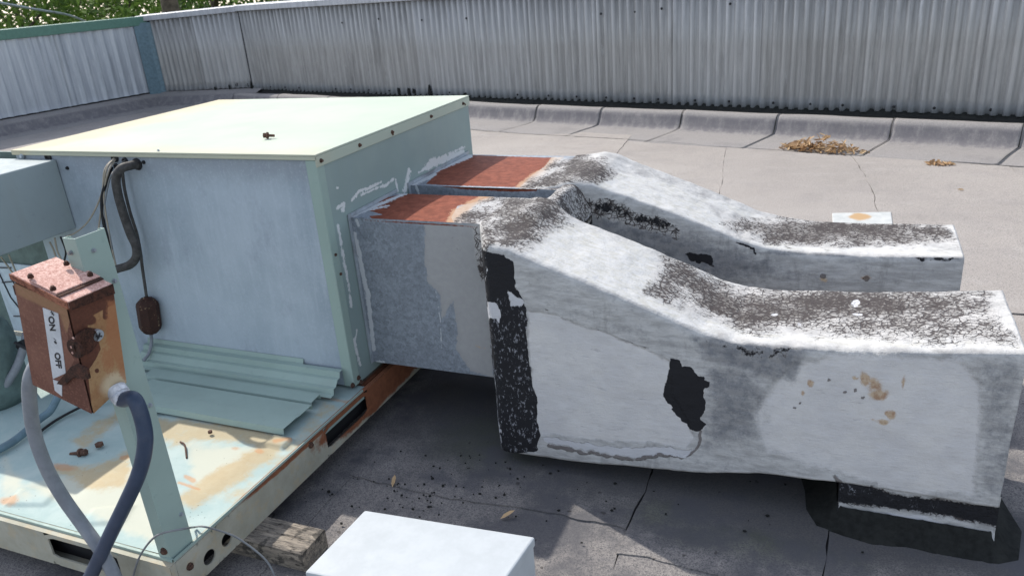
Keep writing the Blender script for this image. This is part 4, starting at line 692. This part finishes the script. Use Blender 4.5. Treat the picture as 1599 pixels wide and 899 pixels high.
def f1(Q):
    gm = area(Q, [(664, 350), (760, 350), (772, 590), (735, 580), (712, 545), (716, 520), (712, 500), (708, 470), (690, 500), (688, 460), (668, 440), (663, 400)], 7)
    ck_ = mxm(stroke(Q, [(554, 365), (562, 400), (567, 430), (575, 460), (579, 500), (584, 545)], 4, 3.5), stroke(Q, [(545, 345), (552, 380), (562, 440), (575, 540), (576, 560)], 2.2, 2.5)*.0, stroke(Q, [(557, 345), (560, 352)], 3), stroke(Q, [(590, 565), (600, 566)], 3), stroke(Q, [(681, 455), (688, 500), (690, 545)], .9, 1.2))
    ru = stroke(Q, [(570, 344), (700, 352), (752, 356)], 1.6, 2.5)*.8
    return (ru, gm, ck_)
def f1n(Q): return (mxm(area(Q, [(738, 352), (760, 352), (760, 430), (752, 440), (742, 400)], 4)*.9, blob(Q, (712, 380), (14, 18))*.45), stroke(Q, [(745, 540), (760, 545)], 3)*.5, None)
metal_duct(D1, 1.853, 2.115, .19, .668, -.86, t1, f1, t1n, f1n)
xs1 = np.r_[np.linspace(-.90, -.80, 20), np.linspace(-.795, .383, 250)]
zt1 = pl([-.9, -.82, -.76, -.66, -.52, -.38, -.27, -.2, -.1, .1, .385], [.672, .668, .660, .622, .574, .520, .478, .464, .464, .476, .507])
zb1 = pl([-.9, -.82, -.6, -.26, -.12, .04, .385], [.06, .05, .058, .088, .115, .125, .125])
yf1 = pl([-.905, -.828, -.812, -.7, .38], [1.856, 1.703, 1.694, 1.692, 1.69]); yb1 = pl([-.9, -.8, -.7, .38], [2.118, 2.10, 2.06, 2.04])
def lay1(Q, sd_, V):
    Q = ragq(Q, V)
    F_ = (sd_ == 0)|(sd_ == 3); T_ = sd_ == 1; A_ = lambda p, s=8: area(Q, p, s)
    tar = F_*mxm(A_([(748, 388), (790, 398), (806, 410), (806, 450), (824, 478), (830, 560), (838, 640), (840, 702), (790, 715), (770, 640), (745, 480)], 4), A_([(1048, 560), (1062, 563), (1066, 574), (1085, 576), (1093, 598), (1108, 598), (1106, 608), (1096, 608), (1102, 632), (1094, 655), (1104, 660), (1092, 672), (1078, 668), (1058, 650), (1042, 632), (1036, 612), (1042, 590)], 2.2), A_([(1036, 600), (1100, 590), (1100, 640), (1060, 645)], 2), A_([(1080, 520), (1180, 532), (1260, 536), (1245, 560), (1190, 575), (1150, 560), (1100, 548)], 14)*.47, stroke(Q, [(1130, 533), (1240, 541)], 3, 5)*.5, stroke(Q, [(1185, 560), (1192, 590)], 2, 5)*.5)
    flake = F_*mxm(A_([(750, 450), (835, 480), (845, 720), (770, 720)], 30)*.82)
    solid = A_([(748, 388), (790, 398), (806, 410), (806, 450), (785, 462), (752, 465)], 8); flake = flake*(1-.9*solid)
    smo = F_*mxm(A_([(828, 482), (905, 506), (1000, 542), (1046, 565), (1052, 620), (1085, 680), (1070, 700), (990, 690), (838, 680)], 9), A_([(1230, 575), (1300, 552), (1500, 560), (1532, 600), (1522, 775), (1400, 765), (1300, 735), (1200, 705), (1175, 650)], 26))
    crk = T_*mxm(A_([(725, 330), (800, 290), (870, 260), (900, 340), (880, 350), (830, 385), (800, 410), (745, 400)], 22)*1.05, A_([(1040, 400), (1150, 450), (1300, 450), (1545, 455), (1590, 540), (1400, 530), (1150, 515), (1080, 485), (1010, 460)], 22)*1.0, A_([(1060, 425), (1150, 452), (1440, 458), (1440, 505), (1160, 512), (1080, 480)], 16)*1.35, A_([(850, 262), (900, 290), (890, 330), (830, 370), (800, 400), (760, 398), (790, 350), (830, 310)], 14)*1.25)
    crk = mxm(crk, F_*A_([(750, 350), (775, 360), (765, 400), (748, 395)], 8)*.8, F_*A_([(1090, 520), (1250, 535), (1230, 575), (1170, 565), (1110, 545)], 14)*.45)
    wash = mxm(F_*A_([(1080, 525), (1260, 535), (1240, 600), (1100, 560)], 18), F_*stroke(Q, [(1110, 530), (1300, 536), (1597, 550)], 5, 8)*.8, F_*A_([(1095, 560), (1200, 570), (1190, 690), (1100, 710)], 30)*.72, F_*A_([(1525, 560), (1600, 550), (1580, 780), (1530, 770)], 14)*.5, T_*A_([(1130, 455), (1430, 460), (1420, 500), (1160, 500)], 22)*.75, T_*A_([(850, 262), (890, 300), (870, 330), (820, 360), (790, 395), (760, 395), (800, 340), (840, 300)], 16)*.55, F_*A_([(830, 460), (1040, 525), (1090, 560), (900, 500)], 14)*.5)
    rs = F_*mxm(blob(Q, (1353, 592), (8, 12)), blob(Q, (1373, 617), (14, 9)), blob(Q, (1368, 604), (12, 14))*.75, blob(Q, (1390, 648), (7, 6)), blob(Q, (1380, 660), (8, 4)), blob(Q, (1267, 598), (5, 6)), blob(Q, (1337, 588), (4, 3)), blob(Q, (1411, 597), (4, 12))*.6, stroke(Q, [(1345, 652), (1385, 660)], 1.5, 3)*.8, blob(Q, (1255, 615), (4, 5))*.7)
    seam = mxm(F_*mxm(stroke(Q, [(855, 696), (900, 703), (990, 714), (1065, 715), (1082, 705), (1092, 690), (1094, 672)], 2.2, 3), stroke(Q, [(840, 480), (900, 505), (945, 520), (1000, 540), (1040, 558)], .9, 1.5)*.75, stroke(Q, [(840, 465), (930, 495), (960, 510)], .6, 1.2)*.6, stroke(Q, [(1338, 735), (1345, 650), (1385, 657)], .7, 1.5)*.5, stroke(Q, [(1382, 655), (1380, 740)], .7, 1.4)*.45, stroke(Q, [(1470, 545), (1500, 560), (1530, 590)], .8, 1.5)*.55, stroke(Q, [(1405, 528), (1415, 545)], 3, 3)*.7, stroke(Q, [(1300, 742), (1310, 752)], 4)*.8), F_*mxm(*[blob(Q, c, (3, 2.5)) for c in ((1321, 612), (1337, 610), (1299, 590), (1349, 623), (1250, 632), (1241, 640))])*1.0)
    whc = T_*mxm(A_([(880, 345), (1010, 385), (1030, 410), (1010, 455), (960, 470), (900, 440), (800, 400), (840, 385)], 24), stroke(Q, [(1090, 500), (1180, 526), (1400, 535), (1595, 543)], 7, 9)*.9, stroke(Q, [(1040, 395), (1150, 445), (1400, 450)], 3, 5)*.8, stroke(Q, [(840, 400), (1000, 470), (1110, 522)], 12, 14))
    spot = mxm(F_*mxm(A_([(762, 472), (776, 474), (784, 490), (783, 508), (778, 500), (760, 494)], 2.5), A_([(794, 453), (822, 470), (820, 480), (798, 478)], 5)*.8, stroke(Q, [(760, 400), (762, 470), (766, 560), (776, 640), (786, 700)], 1.0, 1.5)*.8, A_([(840, 684), (1000, 700), (1075, 702), (1090, 690), (1070, 716), (990, 712), (850, 693)], 4)*.85), T_*mxm(blob(Q, (1337, 473), (7, 6)), blob(Q, (1213, 491), (5, 3)), blob(Q, (1340, 492), (10, 3)), blob(Q, (1248, 509), (4, 3))))
    return {'m': (tar, smo, flake), 'n': (crk, wash, rs), 'o': (seam, whc, spot)}
crown1 = lambda V: .022*np.exp(-((V[:, 0]+.79)/.055)**2-((V[:, 1]-2.02)/.11)**2)+.012*np.exp(-((V[:, 0]+.80)/.04)**2)*np.sin(V[:, 1]*30)*.4
boot(D1, yf1, yb1, xs1, zt1, zb1, None, lay1, crown=crown1)
# curb under its outer end, with tar run out on the roof
cx0, cx1 = .058, .386
V = plane_grid((cx0, 1.694, .0), (cx1-cx0, 0, 0), (0, 0, .15), 90, 60); V[:, 1] += np.where(V[:, 2] < .055, (V[:, 2]-.055)*.5, 0)+(fbm(V, 30, 2)-.5)*.006; Q = PT(V)
cr_ = area(Q, [(1300, 740), (1400, 770), (1565, 790), (1565, 825), (1470, 805), (1305, 785)], 8); Q = ragq(Q, V, 9, 5); wh_ = mxm(stroke(Q, [(1318, 797), (1370, 806)], 4, 5), stroke(Q, [(1388, 807), (1445, 812), (1470, 822)], 6, 5), stroke(Q, [(1505, 824), (1548, 834)], 2, 5)*.9)*((Q[:, 0] > 1317)&(Q[:, 0] < 1550))
tr_ = area(Q, [(1290, 800), (1340, 812), (1475, 830), (1570, 848), (1580, 900), (1280, 890)], 4); tr_ = mxm(tr_, stroke(Q, [(1302, 780), (1307, 830)], 7, 4), stroke(Q, [(1563, 810), (1566, 860)], 8, 4))
dense('curb', V, gridf(90, 60), 'boot', D1, {'m': (mxm(tr_, cr_*.75), None, cr_*.42*(1-tr_)), 'n': (cr_*.9, cr_*.9, None), 'o': (None, wh_, wh_)})
m = MB(); m.box((cx0, 1.70, 0.001), (cx1, 2.03, .13)); m.build('curb_core', 'tar', D1)
V = []; Rn = []; nA = 90
path = [(cx0-.004, 2.0), (cx0-.004, 1.9), (cx0-.004, 1.8), (cx0-.002, 1.705), (cx0+.01, 1.69)]+[(cx0+(cx1-cx0)*t, 1.690) for t in np.linspace(.06, .96, 30)]+[(cx1+.004, 1.70), (cx1+.006, 1.8), (cx1+.006, 1.9), (cx1+.006, 2.03)]
outp = [(-.03, 2.0), (-.04, 1.9), (-.02, 1.8), (-.025, 1.72), (.01, 1.665)]+[(cx0+(cx1-cx0)*t-.01+.03*t, 1.655-.012*math.sin(t*3)-.01*t) for t in np.linspace(.06, .96, 30)]+[(cx1+.05, 1.67), (cx1+.075, 1.78), (cx1+.05, 1.9), (cx1+.06, 2.03)]
for (a, b), (c, d) in zip(path, outp):
    j = (vnoise(np.array([[c*14, d*14, 2.]]), 1)[0]-.5)*.022+(random.random()-.5)*.003; c += j; d += j
    for t in np.linspace(0, 1, 8): V.append((a+(c-a)*t, b+(d-b)*t, .05*(1-t)**2.2+.0065+.002*random.random()))
for p in range(len(path)): V[p*8+7] = (V[p*8+7][0], V[p*8+7][1], .004)
m = MB(); m.add(V, gridf(len(path), 8)); m.build('tar_skirt', 'tar', D1, smooth=True)
# ---- back duct
D2_ = thing('roof_duct', 'farther white-coated roof duct, half hidden behind the nearer one', 'duct', (-.4, 2.45, 0), 'two parallel roof ducts leaving the unit')
def t2(Q):
    rust = area(Q, [(685, 258), (720, 250), (740, 243), (862, 247), (850, 262), (830, 275), (812, 293), (700, 290), (665, 288), (680, 275)], 3)
    return (rust, None, mxm(stroke(Q, [(645, 289), (690, 262), (735, 244)], 4, 3), stroke(Q, [(655, 285), (680, 273)], 3, 3)))
def t2n(Q): return (area(Q, [(868, 246), (960, 250), (960, 310), (805, 300), (825, 280), (850, 265)], 6)*.9, area(Q, [(805, 292), (830, 272), (850, 262), (862, 246), (880, 246), (850, 275), (820, 296)], 5), None)
def f2(Q): return (area(Q, [(675, 286), (840, 290), (840, 300), (800, 301), (720, 297), (690, 293)], 4)*.8, None, stroke(Q, [(650, 292), (655, 305)], 2))
metal_duct(D2_, 2.215, 2.665, .19, .668, -.80, t2, f2, t2n, lambda Q: (None, None, area(Q, [(672, 285), (845, 289), (845, 297), (760, 296), (690, 291)], 3)))
xs2_ = np.r_[np.linspace(-.88, -.80, 16), np.linspace(-.795, .34, 220)]
zt2 = pl([-.9, -.78, -.72, -.62, -.48, -.36, -.26, -.18, -.08, .1, .34], [.672, .674, .668, .632, .584, .538, .498, .478, .468, .468, .478])
zb2 = pl([-.9, -.6, -.26, -.12, .34], [.06, .06, .09, .12, .12]); yf2 = pl([-.9, -.84, -.74, -.6, .34], [2.215, 2.22, 2.27, 2.31, 2.335]); yb2_ = pl([-.9, -.8, -.7, -.6, .34], [2.665, 2.67, 2.68, 2.68, 2.64])
def lay2(Q, sd_, V):
    Q = ragq(Q, V)
    F_ = (sd_ == 0)|(sd_ == 3); T_ = sd_ == 1; A_ = lambda p, s=8: area(Q, p, s)
    tar = F_*mxm(A_([(872, 296), (886, 298), (884, 312), (890, 330), (878, 322)], 2.5), stroke(Q, [(1150, 378), (1180, 388), (1184, 396)], 2, 2.5), stroke(Q, [(1205, 394), (1420, 398)], 1.8, 3)*.62, stroke(Q, [(1420, 398), (1440, 404), (1500, 400)], 3, 4)*.8, A_([(884, 302), (960, 318), (1060, 350), (1064, 368), (1000, 352), (930, 335), (890, 318)], 7)*.52, stroke(Q, [(1000, 385), (1060, 404), (1120, 430)], 3, 5)*.5, A_([(1060, 395), (1110, 400), (1120, 420), (1080, 408)], 4)*.8)
    crk = mxm(T_*mxm(A_([(850, 245), (940, 245), (975, 275), (925, 290), (880, 300), (800, 300), (840, 262)], 8), A_([(1120, 345), (1190, 340), (1475, 346), (1500, 385), (1240, 388), (1150, 365)], 9), A_([(1170, 345), (1420, 350), (1420, 380), (1200, 382)], 8)*1.35, A_([(870, 246), (935, 247), (960, 270), (920, 285), (880, 275)], 8)*1.25), F_*A_([(885, 302), (960, 318), (1060, 355), (1062, 372), (1000, 360), (930, 340), (888, 318)], 6))
    wash = F_*mxm(A_([(880, 330), (1180, 390), (1300, 440), (1000, 440)], 20)*.62, A_([(880, 310), (1060, 360), (1180, 400), (1180, 440), (1000, 430), (880, 340)], 24)*.85, stroke(Q, [(1180, 395), (1500, 402)], 3, 5)*.9)  # also paints shade onto the face in the gap between the ducts
    seam = F_*mxm(stroke(Q, [(970, 345), (1010, 362), (1060, 372)], 1, 1.6), stroke(Q, [(1200, 412), (1350, 420), (1440, 425)], .7, 1.4)*.5, blob(Q, (1285, 432), (5, 4)), blob(Q, (1352, 435), (6, 4)))
    whc = T_*mxm(A_([(935, 265), (1100, 320), (1130, 350), (1130, 368), (1000, 325), (910, 298)], 10), stroke(Q, [(1130, 372), (1230, 390), (1500, 396)], 4, 5), stroke(Q, [(960, 270), (1190, 342)], 5, 6))
    rs = F_*mxm(blob(Q, (1285, 437), (7, 4)), blob(Q, (1352, 434), (9, 4)))*.8
    return {'m': (tar, None, crk*.5), 'n': (crk, wash, rs), 'o': (seam, whc, None)}
boot(D2_, yf2, yb2_, xs2_, zt2, zb2, None, lay2, crown=lambda V: .012*np.exp(-((V[:, 0]+.76)/.06)**2))
m = MB(); m.box((.05, 2.345, .001), (.33, 2.62, .13)); m.build('curb', 'tar', D2_)
# mastic bridge that joins the two boots
nx, ny = 60, 60; xx, yy_ = np.meshgrid(np.linspace(-.845, -.70, nx), np.linspace(2.02, 2.34, ny), indexing='ij'); tt = (xx+.845)/.145; ss = (yy_-2.02)/.32
zz_ = .667+.009*np.sin(ss*math.pi)*np.sin(tt*math.pi)-.02*np.abs(tt-.5)**2-.028*np.sin(ss*math.pi)*(np.abs(tt-.5)*2)**3-np.clip(tt-.55, 0, 1)**2*.36
xx = xx-.03*np.sin(ss*math.pi)*(tt-.5)*1.4
V = np.c_[xx.ravel(), yy_.ravel(), zz_.ravel()]; V = lump(V, np.array([[0, 0, 1.]]*len(V)), .005); bot = V.copy(); bot[:, 2] -= .03
Fc = gridf(nx, ny)+[f[::-1] for f in gridf(nx, ny, nx*ny)]; n2 = nx*ny
for i in range(nx-1): Fc += [(i*ny, (i+1)*ny, n2+(i+1)*ny, n2+i*ny), (i*ny+ny-1, n2+i*ny+ny-1, n2+(i+1)*ny+ny-1, (i+1)*ny+ny-1)]
for j in range(ny-1): Fc += [(j, n2+j, n2+j+1, j+1), ((nx-1)*ny+j, (nx-1)*ny+j+1, n2+(nx-1)*ny+j+1, n2+(nx-1)*ny+j)]
V = np.vstack([V, bot]); Q = PT(V); o1 = np.ones(len(V)); dn_ = (np.arange(len(V)) >= n2)*1.
dense('mastic_bridge', V, Fc, 'boot', D1, {'m': (dn_*.9, None, None), 'n': (o1*.85*(1-dn_), None, None), 'o': (None, blob(Q, (820, 320), (26, 14))*.8, None)})

# ================================================================ LEAVES AND LITTER
def leaf_pile(name, cx, cy, rx, ry, n, label, rot=0., zmax=.09, s=.024, cat='leaves'):
    V = []; F = []; T = []
    for i in range(n):
        a, r = random.uniform(0, 6.28), random.random()**.6; x, y = r*math.cos(a)*rx, r*math.sin(a)*ry; X = cx+x*math.cos(rot)-y*math.sin(rot); Y = cy+x*math.sin(rot)+y*math.cos(rot)
        z = .012+random.random()*zmax*(1-r); d = Vector((random.gauss(0, 1), random.gauss(0, 1), random.gauss(0, .5))).normalized(); e = d.cross(Vector((random.gauss(0, .6), random.gauss(0, .6), 1))).normalized(); L = s*random.uniform(.7, 1.4); w = L*.32; P = Vector((X, Y, z+abs(d.z)*L*.4)); cu = Vector((0, 0, L*.22)); b = len(V)
        V += [P-d*L, P-d*L*.4+e*w, P+d*L*.4+e*w*.9, P+d*L, P+d*L*.4-e*w*.9+cu, P-d*L*.4-e*w+cu, P-cu*.4]; F += [(b, b+1, b+6), (b+1, b+2, b+6), (b+2, b+3, b+6), (b+3, b+4, b+6), (b+4, b+5, b+6), (b+5, b, b+6)]; t = random.random(); T += [t]*7
    V = np.array([tuple(v) for v in V]); o = link(name, None); COL.objects.unlink(o); bpy.data.objects.remove(o)
    V = V-[cx, cy, 0]; o = dense(name, V, F, 'dry', None, {'m': (np.array(T), None, None)}, smooth=False, label=label, cat=cat, kind='stuff'); o.location = (cx, cy, 0); return o
P = onz(1285, 238); leaf_pile('dry_leaves', P[0], P[1], .30, .085, 230, 'heap of dry tan leaves against the base flashing', -.25, .12)
P = onz(1240, 233); leaf_pile('dry_leaves', P[0]+.02, P[1], .16, .03, 45, 'thin tail of dry leaves at the left end of the heap', -.25, .02)
P = onz(1467, 260); leaf_pile('dry_leaves', P[0], P[1], .075, .03, 26, 'small separate cluster of reddish dry leaves right of the heap', 0, .015)
P = onz(262, 158); leaf_pile('dry_leaves', P[0], P[1], .30, .1, 90, 'small brown leaf drift in the shaded roof corner far left', 0, .03, .03)
for u, v, lb in ((1500, 300, 'single pale leaf lying alone on the sunny roof'), (618, 758, 'curled brown leaf beside the seam in front of the unit'), (793, 812, 'dark brown leaf behind the foreground metal box'), (1105, 650, '')):
    if lb: P = onz(u, v); leaf_pile('dry_leaf', P[0], P[1], .004, .004, 1, lb, 0, .002, .016, 'leaf')['kind'] = 'thing'
a, b, c, d = onz(1300, 333, .012), onz(1392, 331, .012), onz(1394, 345, .012), onz(1302, 347, .012); m = MB(); m.hexa([d-[0, .1, .008], c-[0, .1, .008], b-[0, 0, .008], a-[0, 0, .008], d-[0, .1, 0], c-[0, .1, 0], b, a])
gp = G('white patch with rust mark'); n_ = gp.noise(14, 5, .7); MT['patch2'] = gp.out(gp.mix(gp.ell((-.01, .0, 0), (.05, .06, 1), n_, 1.2, .25), gp.mix(gp.mr(n_, .3, .7), (.40, .42, .42), (.52, .53, .52)), (.42, .28, .15)), .7, bump=n_)
m.build('repair_patch', 'patch2', origin=tuple((a+b+c+d)/4), label='flat white patch with a tan mark lying behind the farther duct', cat='patch', bevel=.003)
m = MB()
for i in range(130):
    if i < 85: u, v = random.gauss(720, 120), random.gauss(755, 28)
    elif i < 110: u, v = random.gauss(650, 30), random.gauss(775, 18)
    else: u, v = random.gauss(1100, 200), random.gauss(800, 40)
    P = onz(u, v, .009); s_ = random.uniform(.0012, .0038); a = random.uniform(0, 3); m.prism([P+np.array([s_*math.cos(a+t)*random.uniform(.6, 1.6), s_*math.sin(a+t)*random.uniform(.6, 1.4), 0]) for t in (0, 1.3, 2.5, 3.8, 5)], (0, 0, s_*.8))
m.build('roof_grit', 'tar', kind='stuff', label='dark crumbs of debris scattered on the shaded roof', cat='debris')
m = MB()
for pts in ([(735, 210), (770, 212), (800, 205)], [(585, 800), (600, 785), (622, 765), (640, 758)]):
    pass
print('objects', len(bpy.data.objects))
